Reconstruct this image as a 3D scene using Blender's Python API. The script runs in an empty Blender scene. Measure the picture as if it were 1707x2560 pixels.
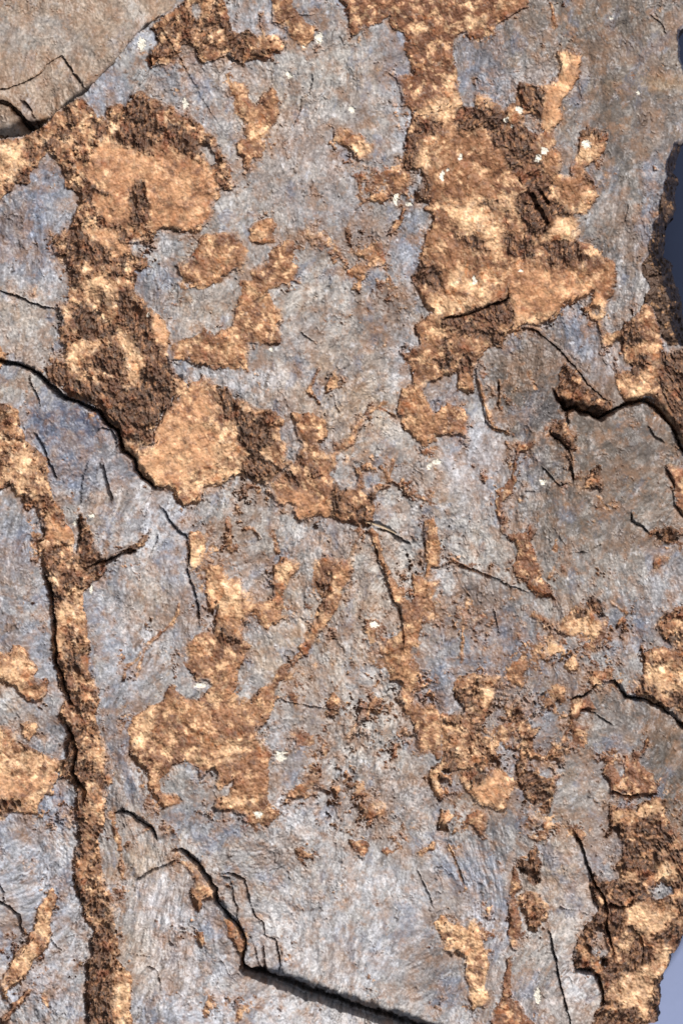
import bpy, math
import numpy as np
from math import radians

# ------------------------------------------------------------------ camera, light, exposure
S = 0.0002                       # metres for one photograph pixel: the slab is about 35 x 55 cm
W, H = 1707, 2560
THICK = 420.0                    # slab height above the table, in the same units
sc = bpy.context.scene
cam = bpy.data.objects.new('camera', bpy.data.cameras.new('camera'))
sc.collection.objects.link(cam)
cam.data.sensor_fit = 'VERTICAL'
cam.data.angle = radians(20)
cam.location = (0, 0, (H/2*S)/math.tan(radians(10)))
cam.data.clip_start = 0.05
cam.data.clip_end = 50
cam.data.dof.use_dof = True
cam.data.dof.focus_distance = cam.location.z
cam.data.dof.aperture_fstop = 3.2
sc.camera = cam

world = bpy.data.worlds.new('World')
sc.world = world
world.use_nodes = True
world.node_tree.nodes['Background'].inputs[0].default_value = (0.78, 0.86, 1.0, 1)
world.node_tree.nodes['Background'].inputs[1].default_value = 0.27
sun = bpy.data.objects.new('sun', bpy.data.lights.new('sun', 'SUN'))
sc.collection.objects.link(sun)
sun.data.energy = 5.0
sun.data.angle = radians(9)
sun.data.color = (1.0, 0.975, 0.935)
from mathutils import Vector
sun.rotation_euler = Vector((-0.50, -0.76, 0.98)).to_track_quat('Z', 'Y').to_euler()
sc.view_settings.view_transform = 'Standard'
sc.view_settings.look = 'None'
sc.view_settings.gamma = 1
sc.view_settings.exposure = 0.0

# ------------------------------------------------------------------ tracing: outlines in photograph pixels
OFF = dict(A=(0,0),B=(550,0),C=(1107,0),D=(0,500),E=(550,500),F=(1107,500),G=(0,1000),H=(550,1000),I=(1107,1000),
           J=(0,1500),K=(550,1500),L=(1107,1500),M=(0,1960),N=(550,1960),O=(1107,1960))
ZS = 600/1568.0
def P(s):
    out, off, k = [], (0,0), 1.0
    for t in s.split():
        if t.isalpha():
            if t == 'V': off, k = (0,0), W/1568.0
            elif t == 'X': off, k = (0,0), 1.0
            else: off, k = OFF[t], ZS
        else:
            a, b = t.split(',')
            out.append((off[0]+float(a)*k, off[1]+float(b)*k))
    return np.array(out, np.float32)

# places where the grey skin has flaked off: outline, tone (o orange brown, c cream, m mixed, d dark fibrous), depth, label
PATCHES = [
('A -200,930 0,915 60,905 150,890 235,870 280,830 340,770 380,730 410,740 450,690 500,660 550,650 580,700 620,700 640,770 690,770 700,700 760,685 820,700 850,640 900,590 950,610 1000,645 1060,655 1100,690 1170,720 1240,760 1310,800 1370,850 1410,900 1440,960 1460,1040 1490,1110 1510,1170 1540,1220 1500,1250 1440,1240 1430,1290 1400,1330 1400,1390 1370,1440 1330,1490 1300,1530 1230,1520 1190,1530 1140,1510 1090,1500 1030,1500 D 1010,230 1000,280 960,290 940,270 900,280 870,290 870,340 920,345 970,370 975,410 960,440 920,460 885,460 905,510 880,560 870,590 920,630 960,690 1000,720 1050,760 1080,810 1110,870 1125,930 1110,960 1120,1040 1135,1110 1135,1200 1130,1280 1110,1360 1060,1400 1030,1450 1010,1500 G 1000,200 1000,290 900,340 790,340 780,270 750,200 690,150 640,70 620,20 D 540,1320 450,1280 380,1230 320,1180 290,1130 290,1090 340,1080 370,1040 420,1050 415,970 385,930 395,860 400,800 380,740 370,680 420,680 440,660 450,600 440,540 440,470 440,400 390,380 345,340 330,280 350,230 400,210 440,180 470,150 500,60 A 515,1280 470,1250 430,1240 420,1170 400,1100 350,1050 310,1000 280,1040 250,1090 200,1130 200,1190 180,1215 110,1205 70,1250 30,1270 0,1320 -200,1400','m',9,'large rusty and cream patch with a rounded top, pitted dark towards its lower end'),
('G 790,340 840,350 870,370 890,430 930,480 950,530 1000,565 1040,575 1090,575 1130,610 1160,680 1190,700 1240,680 1290,690 1320,640 1340,570 1430,570 1500,520 1568,490 H 220,530 300,545 330,570 400,480 480,410 440,380 430,320 440,300 400,250 390,190 420,140 400,100 350,80 280,60 200,30 150,0 E 90,1290 50,1220 D 1440,1215 1380,1180 1310,1140 1290,1180 1200,1190 1135,1160 1130,1280 1110,1360 1060,1400 1030,1450 1010,1500 G 1000,200 1000,290','c',11,'honey yellow patch with a dark crumbly right half'),
('H 300,545 330,570 340,640 380,690 400,705 450,670 480,700 480,770 520,800 600,770 660,765 730,770 800,800 880,815 920,850 940,820 970,830 1000,800 1010,740 1015,660 1030,600 1090,590 1110,560 1050,540 1000,560 970,600 940,520 890,440 860,400 880,500 890,540 860,575 800,570 760,530 720,490 750,430 760,370 830,320 880,280 900,220 940,160 960,100 900,130 860,170 840,230 790,260 740,280 740,340 700,355 650,330 640,280 690,250 710,200 690,180 690,130 600,90 460,75 480,150 500,230 530,280 500,330 500,370 480,410 400,480','o',6,None),
('D 1100,960 1110,1000 1125,1040 1200,1050 1300,1100 1330,1085 1400,1110 1480,1100 1568,1110 E 130,1100 190,1135 180,1080 190,1000 200,940 280,950 380,950 400,900 390,840 415,770 390,720 340,640 320,580 420,550 480,530 500,480 520,430 480,400 490,330 480,260 440,260 400,290 340,310 310,350 320,390 270,410 205,450 200,490 230,520 150,525 140,600 120,660 100,720 80,820 40,840 D 1457,850 1400,880 1340,830 1290,880 1240,910 1190,900 1160,930','o',6,None),
('D 1150,430 1200,400 1250,370 1290,310 1300,240 1350,220 1440,210 1540,205 E 110,210 150,290 180,330 180,400 140,450 80,470 30,510 0,540 D 1400,550 1370,580 1310,590 1250,575 1230,545 1180,500 1160,470','o',6,'rounded orange brown patch lying alone in the grey skin'),
('E 185,190 220,150 290,120 340,120 370,160 350,210 360,270 290,290 240,300 200,270','o',5,None),
('B 50,560 110,530 160,540 190,590 200,650 230,690 280,620 340,570 370,600 380,650 390,760 370,810 340,830 330,870 290,910 290,970 270,1040 210,1040 200,1090 180,1120 155,1080 155,1040 110,1010 110,930 160,900 150,800 90,740 90,650 80,600','o',6,'Y-shaped brown patch with a cream middle'),
('B 740,850 850,830 870,860 950,880 960,920 1000,950 980,1000 930,1060 890,1065 850,1010 830,970 790,950 740,930','o',6,'small brown patch with a cream lower end'),
('A 980,200 1020,150 1100,90 1170,40 1200,10 1240,-100 B 43,-100 20,0 43,50 60,100 80,200 130,210 165,200 190,200 240,240 270,230 260,110 255,70 280,80 280,130 290,230 340,230 370,220 400,240 440,290 430,340 400,360 360,350 350,390 280,405 230,395 150,420 90,410 50,380 0,380 A 1430,380 1390,400 1310,420 1290,360 1280,310 1190,290 1170,350 1100,425 1020,430 990,440 975,360 1000,320 1030,290 1020,230','m',7,None),
('B 330,-150 470,-150 480,50 530,100 560,150 620,180 620,250 580,290 550,340 520,320 500,280 440,240 420,180 350,170 335,100','o',5,None),
('B 790,-300 790,0 820,50 840,150 850,240 900,220 950,180 1050,150 1100,110 1120,190 1190,210 1200,270 1200,330 1240,400 1250,480 1170,490 1130,480 1170,560 1190,640 1180,690 1300,760 C 0,720 60,740 130,680 110,640 100,560 90,450 80,400 60,330 80,260 100,220 140,210 170,270 240,260 300,230 340,170 400,140 480,90 550,50 560,0 600,-300','b',6,'mottled reddish brown patch running off the top edge'),
('C 130,680 200,690 210,610 240,600 290,650 400,700 470,660 480,600 480,520 560,540 660,570 690,540 740,500 760,430 740,380 740,340 840,310 900,350 900,450 890,510 850,570 790,650 770,700 780,780 740,830 720,880 740,930 720,960 770,1000 770,1080 760,1140 830,1150 830,1090 880,1000 880,950 890,860 950,815 1040,850 1080,880 1070,950 1060,990 1020,1020 960,1080 930,1100 960,1160 1000,1220 1020,1280 970,1330 940,1400 880,1400 885,1480 880,1568 F 900,270 940,290 1000,320 1040,370 1120,400 1130,470 1130,560 1110,620 1080,660 1060,720 1050,800 1060,870 1050,920 1030,930 1010,880 1000,800 960,780 900,740 860,720 820,690 770,710 740,780 700,815 620,825 520,820 480,870 420,880 400,900 390,980 340,960 270,990 230,1070 200,1150 200,1250 160,1270 100,1230 90,1140 60,1140 30,1160 0,1150 E 1440,1180 1350,1200 1330,1250 1360,1340 1400,1390 1480,1330 1568,1350 F 150,1370 170,1500 150,1560 H 1560,230 1400,240 1400,270 1330,320 1280,270 1190,190 1170,110 1145,60 E 1160,1320 1190,1230 1250,1210 1240,1090 1180,1000 1230,980 1290,960 1290,900 1260,820 1330,780 1380,740 1330,700 1310,640 1290,600 1250,540 1250,500 1290,440 1300,370 1330,300 1340,220 1370,180 1380,110 1320,50 1360,30 B 1280,1320 1260,1200 1250,1130 1210,1110 1185,1040 1220,850 1255,760 1240,710 1180,690 1300,760','o',10,'widest rusty patch, with a smooth brown panel and a deep dark rift'),
('F 1310,670 1290,740 1240,770 1180,790 1150,850 1060,870 1010,880 1030,960 1090,960 1130,920 1160,930 1170,1050 1240,1090 1230,1120 1130,1100 1120,1180 1170,1290 1200,1340 1290,1320 1310,1270 1370,1280 1380,1350 1440,1420 1500,1500 1568,1600 1900,1600 1900,960 1568,960 1480,1000 1430,950 1420,880 1400,800 1370,700','o',8,None),
('F 800,1060 860,1120 900,1170 960,1230 1030,1290 1110,1310 1100,1370 1050,1420 1000,1430 930,1390 870,1370 820,1400 810,1470 830,1500 870,1530 I 870,340 830,350 790,300 740,260 680,200 720,150 800,130 F 790,1380 740,1310 720,1250 760,1200 760,1110','d',10,None),
('I 480,280 530,270 600,270 600,310 540,340 500,350 480,400 470,480 480,520 460,580 440,620 400,680 400,740 430,780 420,830 430,870 500,880 540,850 560,800 600,810 600,870 570,920 600,1000 620,1080 650,1160 690,1200 720,1260 730,1300 650,1300 600,1290 560,1240 540,1200 470,1150 455,1100 480,1000 460,930 400,900 370,850 350,760 340,650 350,600 400,560 440,500 460,400 470,300','b',6,'narrow curved chocolate brown strip'),
('I 930,500 980,440 1030,425 1040,500 1050,560 1030,600 960,590 910,580 930,540','d',8,None),
('I 1440,420 1568,430 1800,440 1800,760 1568,750 1520,700 1510,580 1470,500','b',5,None),
('I 1350,870 1400,840 1480,830 1530,850 1535,920 1470,950 1430,920','d',10,None),
('I 1380,1040 1440,1020 1480,1020 1450,1060 1400,1100 1370,1100','b',5,None),
('I 930,1330 970,1280 1010,1290 1060,1340 1060,1400 1020,1420 960,1390','d',4,None),
('L 740,150 800,110 850,60 860,30 930,50 1000,100 1040,150 1020,230 970,290 950,250 900,220 830,230 770,240 740,220','c',5,None),
('L 550,110 600,70 660,120 690,140 670,190 640,195 620,130','c',4,None),
('L 680,270 780,280 790,330 700,370 680,330','c',4,None),
('L 800,440 790,400 850,370 890,430 870,460 820,470','c',4,None),
('L 690,600 740,540 800,570 800,660 760,690 740,650 720,700 680,710 660,680 690,630','c',5,None),
('L 400,500 430,430 520,360 550,400 530,520 520,590 480,560 410,540','o',5,None),
('L 0,740 130,730 120,690 70,640 60,580 90,500 160,470 240,480 300,500 380,490 350,600 310,690 290,740 260,800 240,870 300,900 330,950 340,1000 360,1040 300,1070 250,1150 180,1120 100,1120 0,1130 K 1500,1150 1440,1200 1450,1300 1430,1320 1390,1260 1360,1190 1370,1110 1440,1050 1450,900 1430,740','m',6,'long fibrous brown patch'),
('L 120,1120 200,1100 300,1140 360,1100 420,1130 480,1200 470,1260 410,1310 410,1390 380,1400 300,1360 210,1350 180,1290 140,1220 110,1180','c',7,None),
('L 150,1400 220,1370 290,1390 300,1450 260,1530 240,1545 180,1480 140,1450','o',6,None),
('L 460,690 500,660 530,720 560,790 590,830 640,830 610,890 590,930 600,1000 690,1010 740,960 810,910 830,930 790,1000 780,1060 600,1040 560,1060 540,1110 640,1150 680,1170 790,1130 750,1170 740,1230 720,1310 700,1390 680,1415 640,1390 640,1330 580,1330 520,1280 500,1200 480,1150 470,1060 500,1030 500,900 470,780','m',7,None),
('L 330,880 370,820 430,860 410,910 370,930 330,1000 320,940','c',4,None),
('L 820,680 840,640 950,620 1000,720 960,720 900,730 870,790 900,810 945,830 945,930 920,970 850,940 840,860 830,820','b',4,'smooth chocolate brown hooked patch'),
('L 1380,190 1400,120 1440,80 1500,70 1620,60 1900,60 1900,900 1568,760 1500,700 1450,720 1360,680 1310,640 1240,600 1290,500 1310,430 1300,340 1400,310 1500,310 1440,250','m',7,None),
('L 960,460 1050,460 1110,480 1110,520 1020,540 940,540','m',5,None),
('L 1060,1020 1100,1030 1130,1100 1160,1150 1180,1140 1170,1020 1200,1020 1220,1060 1240,980 1280,1000 1330,900 1350,880 1340,950 1310,1000 1280,1060 1340,1110 1370,1130 1390,1200 1400,1270 1340,1300 1290,1280 1230,1300 1190,1260 1100,1270 1070,1200 1040,1130 1060,1100','b',7,'dark brown patch with finger-like upper points'),
('O 1080,120 1090,170 1070,220 1090,280 1140,350 1170,420 1170,480 1130,520 1150,620 1060,640 1000,580 950,570 960,650 980,760 1020,830 980,850 970,900 920,920 910,970 860,1060 840,1120 850,1210 870,1230 980,1240 1010,1310 1045,1370 1040,1440 1000,1500 970,1568 960,2200 1900,2200 1900,380 1568,380 1500,290 1450,200 1440,100 1380,80 1340,110 1240,150 1200,130 1190,140 1130,150','d',11,'ragged dark and orange patch in the lower right corner'),
('O 680,200 650,300 610,380 620,450 640,520 630,640 600,660 560,640 540,590 500,560 480,540 480,490 550,500 570,440 620,380','d',9,None),
('O 540,700 600,700 650,740 685,790 680,890 640,910 620,960 590,970 545,950 540,860 500,800 480,740','m',10,None),
('O 460,510 480,560 500,620 520,680 480,720 490,800 500,850 520,920 490,980 490,1090 460,1100 430,1060 420,900 420,750 440,650 450,570','b',6,None),
('O 420,1140 450,1110 450,1250 440,1400 500,1430 540,1500 600,1568 700,2000 250,2000 300,1568 330,1470 380,1400 390,1300 410,1200','b',6,None),
('O 0,920 30,890 130,930 160,950 160,880 200,890 240,930 240,980 270,1060 290,1110 300,1200 270,1330 310,1410 270,1470 230,1450 190,1490 170,1420 170,1320 140,1250 140,1150 110,1130 80,1100 60,1120 0,1090 N 1450,1050 1440,1000 1390,910 1440,850 1500,880','c',6,'amber patch shaped like a boot'),
('O 280,800 320,785 330,850 300,865 280,850','c',4,None),
('O 0,170 40,170 70,220 40,260 40,310 0,300 N 1410,300 1420,260 1440,180 1430,150','c',5,None),
('H 940,850 990,830 1030,870 1050,960 1100,1100 1150,1200 1190,1290 1250,1320 1260,1250 1250,1170 1250,1130 1330,1150 1350,1100 1330,1010 1330,930 1310,870 1340,790 1400,770 1410,850 1440,960 1430,1020 1430,1100 1380,1110 1370,1180 1420,1180 1440,1200 1400,1260 1390,1340 1385,1400 1370,1440 1330,1420 1310,1500 1300,1568 K 1310,260 1290,330 1310,360 1250,380 1290,430 1300,500 1280,570 1270,660 1330,680 1390,680 1430,740 1450,900 1440,1040 1420,1040 1380,1000 1340,1000 1300,1020 1270,920 1250,870 1270,850 1240,780 1210,760 1170,660 1160,600 1180,570 1140,540 1100,540 1120,500 1080,430 1070,370 1040,330 1050,290 1100,250 1190,200 1170,100 1150,30 H 1110,1280 1090,1200 1050,1080 1010,990 980,900','o',5,'long narrow orange brown streak running down from a knot'),
('H 600,1060 650,1030 700,1010 740,1040 800,1040 850,1020 870,1040 850,1090 870,1150 830,1200 800,1250 800,1290 760,1360 730,1420 680,1500 640,1568 K 700,180 640,240 600,300 570,370 540,370 505,310 550,260 590,180 630,70 670,0 H 660,1290 630,1250 600,1200 605,1130','o',6,'slanting tan streak with a dark head'),
('G 1235,860 1310,850 1350,900 1350,980 1310,1040 1290,1080 1250,1120 1230,1040','c',6,None),
('G 1330,1070 1400,1080 1450,1060 1490,1160 1568,1150 H 150,1180 150,1240 220,1300 240,1330 310,1310 350,1280 340,1200 340,1150 340,1090 370,1060 400,1020 450,1030 520,1060 515,1110 480,1160 430,1210 400,1290 420,1350 410,1410 380,1460 300,1500 260,1440 230,1400 180,1410 150,1470 160,1568 K 160,250 210,300 160,350 150,410 110,460 120,520 100,610 130,640 200,640 280,570 340,530 370,480 400,420 440,410 460,440 430,510 380,560 360,620 400,640 350,680 330,770 280,820 250,850 250,880 270,930 310,960 330,1010 320,1100 320,1200 310,1300 380,1400 340,1450 310,1490 250,1460 200,1460 160,1410 80,1390 0,1385 J 1400,1390 1380,1350 1400,1310 1490,1270 1530,1180 1440,1250 1400,1210 1420,1150 1380,1110 1300,1200 1290,1100 1230,1060 1130,1070 1100,1130 1040,1180 1050,1240 1150,1280 1200,1310 1170,1340 1060,1360 1000,1290 960,1240 980,1180 950,1120 900,1080 850,1020 840,940 840,820 870,760 950,720 960,680 1020,680 1060,650 1090,580 1120,555 1150,590 1220,640 1290,650 1340,610 1370,560 1340,530 1290,530 1240,480 1210,430 1215,300 1280,230 1350,210 1400,220 1400,120 1410,20 G 1400,1400 1370,1380 1350,1300 1330,1220 1340,1150','o',6,'broad orange brown patch with fan-like fibres'),
('G -200,10 0,10 60,30 110,60 150,200 180,280 220,310 300,370 330,430 310,500 340,570 340,640 380,680 410,720 420,790 470,840 490,960 500,1000 520,900 510,760 520,750 560,770 620,900 660,1010 720,1010 830,970 900,930 980,840 980,900 940,950 880,985 800,1010 740,1050 700,1080 690,1130 640,1180 600,1190 580,1240 540,1260 545,1350 565,1420 570,1500 J 570,210 590,300 590,400 600,500 650,590 660,640 640,700 630,760 640,830 680,910 705,980 700,1080 750,1170 740,1200 700,1230 690,1330 M 690,130 680,280 650,350 650,440 680,560 690,640 720,700 740,800 750,880 760,960 780,1050 790,1110 760,1140 810,1200 840,1230 860,1290 860,1450 860,1568 900,2100 560,2100 560,1568 560,1440 560,1300 560,1180 590,1130 590,1020 610,960 560,900 540,820 500,720 480,640 475,560 490,440 510,330 500,240 480,150 J 490,1350 500,1280 470,1200 420,1170 380,1180 390,1130 350,1060 370,1040 430,1030 430,940 440,880 410,800 370,760 400,700 430,640 380,560 370,460 350,400 330,320 340,230 340,100 350,0 G 330,1400 330,1300 300,1200 280,1100 250,1000 240,930 280,900 270,830 240,700 210,690 180,730 150,680 130,630 100,640 90,600 70,560 20,580 0,590 -200,620','m',13,'long upright furrow of rusty inner bark'),
('J -200,820 0,820 40,820 90,840 110,890 130,930 220,960 280,1000 340,1030 390,1050 400,1080 380,1180 340,1240 360,1270 300,1290 260,1330 250,1400 180,1395 130,1390 60,1410 0,1440 -200,1450','c',7,'pale cream patch against the left edge'),
('J 130,800 180,785 240,800 240,860 220,890 200,930 150,900','c',5,None),
('J -200,340 0,340 60,350 90,290 140,290 190,340 230,400 240,460 220,490 260,520 300,500 325,540 310,620 270,660 220,675 170,660 130,630 100,570 50,570 0,535 -200,520','o',8,None),
('M 340,670 385,740 360,800 340,850 330,920 350,970 330,1040 290,1100 230,1140 210,1200 150,1280 100,1310 60,1340 50,1420 20,1400 0,1350 -20,1320 0,1300 50,1210 90,1140 90,1100 170,1050 190,980 220,950 240,880 230,820 270,780','c',8,'cream worm-like gallery with one brown stretch'),
('M 0,1530 80,1470 60,1430 130,1400 150,1370 190,1340 210,1350 160,1420 130,1450 60,1540 40,1568 0,1568','o',5,None),
('M 1150,500 1230,500 1290,560 1330,640 1390,660 1410,710 1400,750 1330,760 1320,800 1300,850 1260,790 1230,700 1260,640 1250,590 1200,530','o',4,None),
('N 25,870 60,880 130,950 160,1040 165,1100 150,1140 160,1190 130,1220 120,1210 140,1130 100,1060 50,1000 40,920','o',4,None),
('N 470,410 520,420 580,450 620,462 580,480 530,485 500,450','o',4,None),
('N 825,350 870,370 950,370 980,400 950,450 930,490 900,470 850,410','b',4,None),
('N 1040,430 1090,415 1130,430 1190,395 1140,450 1090,475','b',4,None),
('N 1290,450 1330,420 1390,370 1410,380 1400,420 1330,470 1295,475','c',4,None),
('N 900,110 940,140 1000,130 1010,170 1060,140 1100,160 1080,210 1010,220 970,240 930,200 910,180','o',4,None),
('K 470,1310 460,1250 490,1220 540,1200 590,1150 650,1150 640,1200 600,1220 550,1260 500,1290','o',4,None),
('K 700,650 740,600 790,640 800,670 750,700 720,735 690,690','o',4,None),
('K 440,610 510,610 500,700 450,660','b',3,None),
('K 460,850 560,860 620,880 610,950 500,950','b',3,None),
('K 720,1220 790,1210 790,1260 760,1290 730,1270','o',4,None),
('K 840,850 900,790 970,720 960,690 1030,640 1040,660 990,720 930,790 880,850 850,910 825,880','o',4,None),
('E 690,1210 720,1140 750,1120 780,1170 770,1230 720,1250 675,1280','o',4,None),
('E 820,160 840,170 860,240 870,330 930,330 990,290 1060,280 1090,340 1080,400 1030,440 960,490 930,530 910,615 880,590 860,590 900,530 880,500 820,480 870,430 950,400 900,380 840,310 820,220','o',5,None),
('E 1200,60 1220,60 1180,150 1130,220 1085,230 1110,180 1150,130','o',4,None),
('E 550,240 570,170 590,200 615,235 605,275 575,265','c',3,None),
('B 900,1330 970,1290 980,1260 1090,1260 1100,1290 1050,1330 960,1320 880,1360','o',4,None),
('B 1115,1160 1190,1120 1240,1130 1240,1230 1150,1230','o',4,None),
('D 0,950 20,1000 60,1000 30,1060 0,1120 -50,1100 -50,950','o',5,None),
('M 1280,960 1330,970 1340,1040 1310,1070 1290,1020','o',3,None),
('M 1330,1480 1360,1370 1390,1400 1370,1500 1330,1530','o',3,None),
('N 90,1400 120,1400 160,1480 150,1568 100,1568','b',4,None),
('M 290,1450 280,1390 330,1350 320,1470','b',3,None),
('M 310,1250 350,1270 345,1310','b',3,None),
('O 840,290 900,290 940,330 900,385 870,350','o',4,None),
]
ISLANDS = ['H 760,370 830,360 870,400 880,450 890,510 860,560 820,570 770,540 740,510',
 'H 640,275 700,262 740,285 735,345 700,355 650,330','A 1260,30 1300,30 1310,100 1290,130 1265,110',
 'O 1000,960 1050,980 1060,1050 1080,1100 1030,1180 1000,1130 980,1050','O 1360,680 1420,640 1480,670 1500,720 1440,745 1380,750',
 'A 1310,960 1360,960 1400,1010 1415,1070 1385,1085 1345,1030','C 540,740 600,760 630,800 620,860 560,850 530,800',
 'B 1240,1110 1300,1100 1320,1200 1280,1240 1245,1200','F 960,710 1010,710 1010,745 965,745','O 510,600 560,640 560,690 520,690',
 'K 1260,300 1330,330 1320,360 1265,345','F 830,690 960,610 980,640 900,750']
DARK = ['C 560,560 680,580 640,700 560,720 500,640','C 500,800 620,880 560,940 640,1080 540,1060 420,980 330,960 300,860 420,860','F 0,760 60,770 200,790 280,900 180,900 100,860 0,830','F 200,860 330,820 400,860 380,950 280,930','F 80,1060 150,1010 200,1060 180,1140 120,1120','B 1180,900 1290,880 1290,1000 1260,1100 1210,1080','B 1260,1100 1350,1120 1380,1240 1320,1340 1260,1250','C 1000,900 1060,880 1060,940','F 420,230 560,260 600,370 520,380 420,340 400,280','F 1150,830 1250,780 1300,900 1250,960 1170,940','F 1180,1080 1300,1020 1380,1060 1300,1120 1240,1140','A 880,600 940,620 1000,740 1040,800 1150,820 1280,870 1300,960 1260,1020 1180,1000 1100,930 1000,920 980,1000 890,990 860,940 740,920 770,860 830,790',
 'A 1400,980 1440,980 1465,1050 1430,1050 1410,1100 1380,1110','A 850,1270 870,1260 890,1170 940,1170 950,1300 970,1360 960,1420 890,1450 850,1440',
 'A 180,950 230,930 240,1000 230,1050 190,1020','A 100,1130 200,1080 190,1200 110,1200','A 290,930 350,900 370,950 330,1000 280,980',
 'A 560,1200 620,1200 730,1270 700,1290 620,1240 600,1330 540,1350',
 'D 430,200 520,200 570,260 640,280 700,330 740,390 700,440 640,400 560,400 520,430 440,400 440,330','D 440,400 520,440 520,560 450,560',
 'D 470,700 560,690 640,730 640,800 700,780 750,860 700,890 620,910 540,900 470,820',
 'D 750,600 830,580 880,650 960,680 1000,780 1000,900 980,1000 930,1010 880,950 870,880 800,800 770,700','D 660,570 700,600 710,720 660,710',
 'D 640,1000 720,960 800,990 810,1100 760,1140 650,1120 560,1080','D 370,680 420,690 410,800 390,780',
 'D 290,1090 400,1080 460,1160 560,1200 660,1200 700,1180 860,1240 900,1180 930,1080 1070,1040 1130,1060 1135,1280 1100,1360 1030,1440 1000,1500 900,1568 780,1568 660,1400 640,1340 540,1320 380,1230',
 'G 650,0 1100,0 1050,100 1000,200 960,260 900,280 800,200 700,140','D 1420,1210 1500,1220 1560,1290 1568,1400 1430,1380 1420,1300',
 'D 1130,1050 1300,1100 1310,1160 1200,1180 1130,1140','A 1180,90 1250,130 1320,180 1240,200 1190,170','A 1110,120 1160,120 1150,210 1110,180','A 1190,200 1250,220 1250,290 1190,280',
 'A 1330,110 1480,130 1400,170 1330,160','A 1480,100 1520,190 1568,220 1568,400 1510,380 1490,250',
 'H 0,0 130,0 160,90 250,110 330,90 360,160 350,280 260,330 300,390 400,450 330,500 250,530 160,480 140,430 190,350 120,280 130,200 80,150 0,100',
 'H 490,360 550,400 540,440 500,410','H 570,430 640,440 640,510 600,500','H 740,560 790,560 810,620 790,740 730,740 720,660',
 'H 900,720 960,700 970,760 960,830 910,840','H 970,620 1000,560 1020,600 1000,680','H 400,450 500,500 510,560 440,520','H 830,640 870,690 850,730',
 'H 600,1190 720,1140 740,1200 720,1260 660,1250','H 640,1340 690,1310 700,1350 650,1430','H 1310,870 1350,830 1360,900 1330,1000 1290,990',
 'C 80,690 200,700 260,670 380,720 420,800 400,870 340,850 260,820 180,850 100,840 80,780','B 1290,790 1400,770 1440,820 1400,880 1300,850',
 'C 480,530 520,530 560,600 670,640 650,760 560,700 480,650',
 'C 400,960 520,1120 600,1100 690,1160 700,1280 800,1360 930,1400 870,1410 720,1400 700,1500 620,1560 500,1400 460,1300 540,1240 500,1150 420,1100',
 'F 530,190 620,120 680,160 620,220 560,290','F 640,290 740,280 800,280 880,280 940,350 960,390 850,400 740,430 700,400',
 'F 60,210 170,220 260,260 300,330 190,310','F 390,60 430,70 430,160 440,230 410,220','F 480,0 620,0 700,160 600,200 500,100',
 'F 150,700 340,670 430,600 450,700 470,760 440,810 300,800 200,750','E 1300,380 1380,400 1430,480 1450,560 1400,580 1260,540 1250,500',
 'C 880,870 950,820 1080,880 1060,950 1000,890 920,890','F 1430,950 1480,1010 1568,960 1900,960 1900,1560 1568,1560 1500,1400 1430,1300 1410,1100',
 'F 290,0 350,60 330,70 200,10','C 1000,1150 1000,1230 940,1190 920,1120','F 30,880 60,1050 30,1100 0,950','F 300,820 340,840 330,900 290,880','E 1400,1040 1480,1020 1500,1100 1420,1120',
 'G 330,1200 350,1250 410,1300 400,1340 350,1330','J 350,400 420,450 440,560 500,620 520,680 460,680 430,620 380,540','J 420,450 520,490 530,400 500,330 430,330',
 'J 460,840 540,860 520,960 470,920','J 440,940 510,970 500,1100 550,1150 550,1300 500,1250 450,1150 400,1090','J 550,1050 620,1070 640,1150 680,1200 690,1230 640,1200 600,1130',
 'M 460,60 540,50 520,250 550,300 530,420 490,520 520,680 640,790 710,800 690,880 600,860 540,800 480,650 490,450 500,240',
 'M 590,940 700,930 720,1000 710,1100 720,1200 740,1350 720,1500 760,1568 780,2100 560,2100 560,1200 590,1120',
 'J 130,930 220,960 280,1010 220,990 150,960','J 0,1300 100,1320 140,1360 50,1400 0,1400','J 1420,170 1520,230 1560,300 1500,290 1430,250',
 'L 90,640 130,600 200,640 190,690 120,680','L 120,1120 200,1100 300,1140 260,1220 180,1230','L 460,700 500,680 500,760 470,780',
 'L 500,1150 560,1120 640,1170 700,1200 690,1290 620,1320 520,1260','L 560,770 620,760 640,830 600,840','L 1490,600 1900,600 1900,760 1568,740 1500,690',
 'L 1310,560 1390,540 1400,610 1350,640 1290,600','L 500,600 700,580 680,640 640,750 580,700 540,640','L 1070,300 1140,300 1160,370 1090,380','L 1200,320 1300,310 1290,360 1220,370',
 'L 400,980 500,1060 520,1150 400,1120 300,1060','G 520,750 560,770 640,950 700,1010 860,960 980,860 900,970 700,1090 600,1180 540,1080','G 460,1130 530,1140 580,1200 480,1180',
 'L 860,40 930,50 930,100 870,110','E 280,1350 360,1390 380,1480 300,1490 250,1430','E 820,160 900,180 940,240 880,330 840,300']
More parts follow.
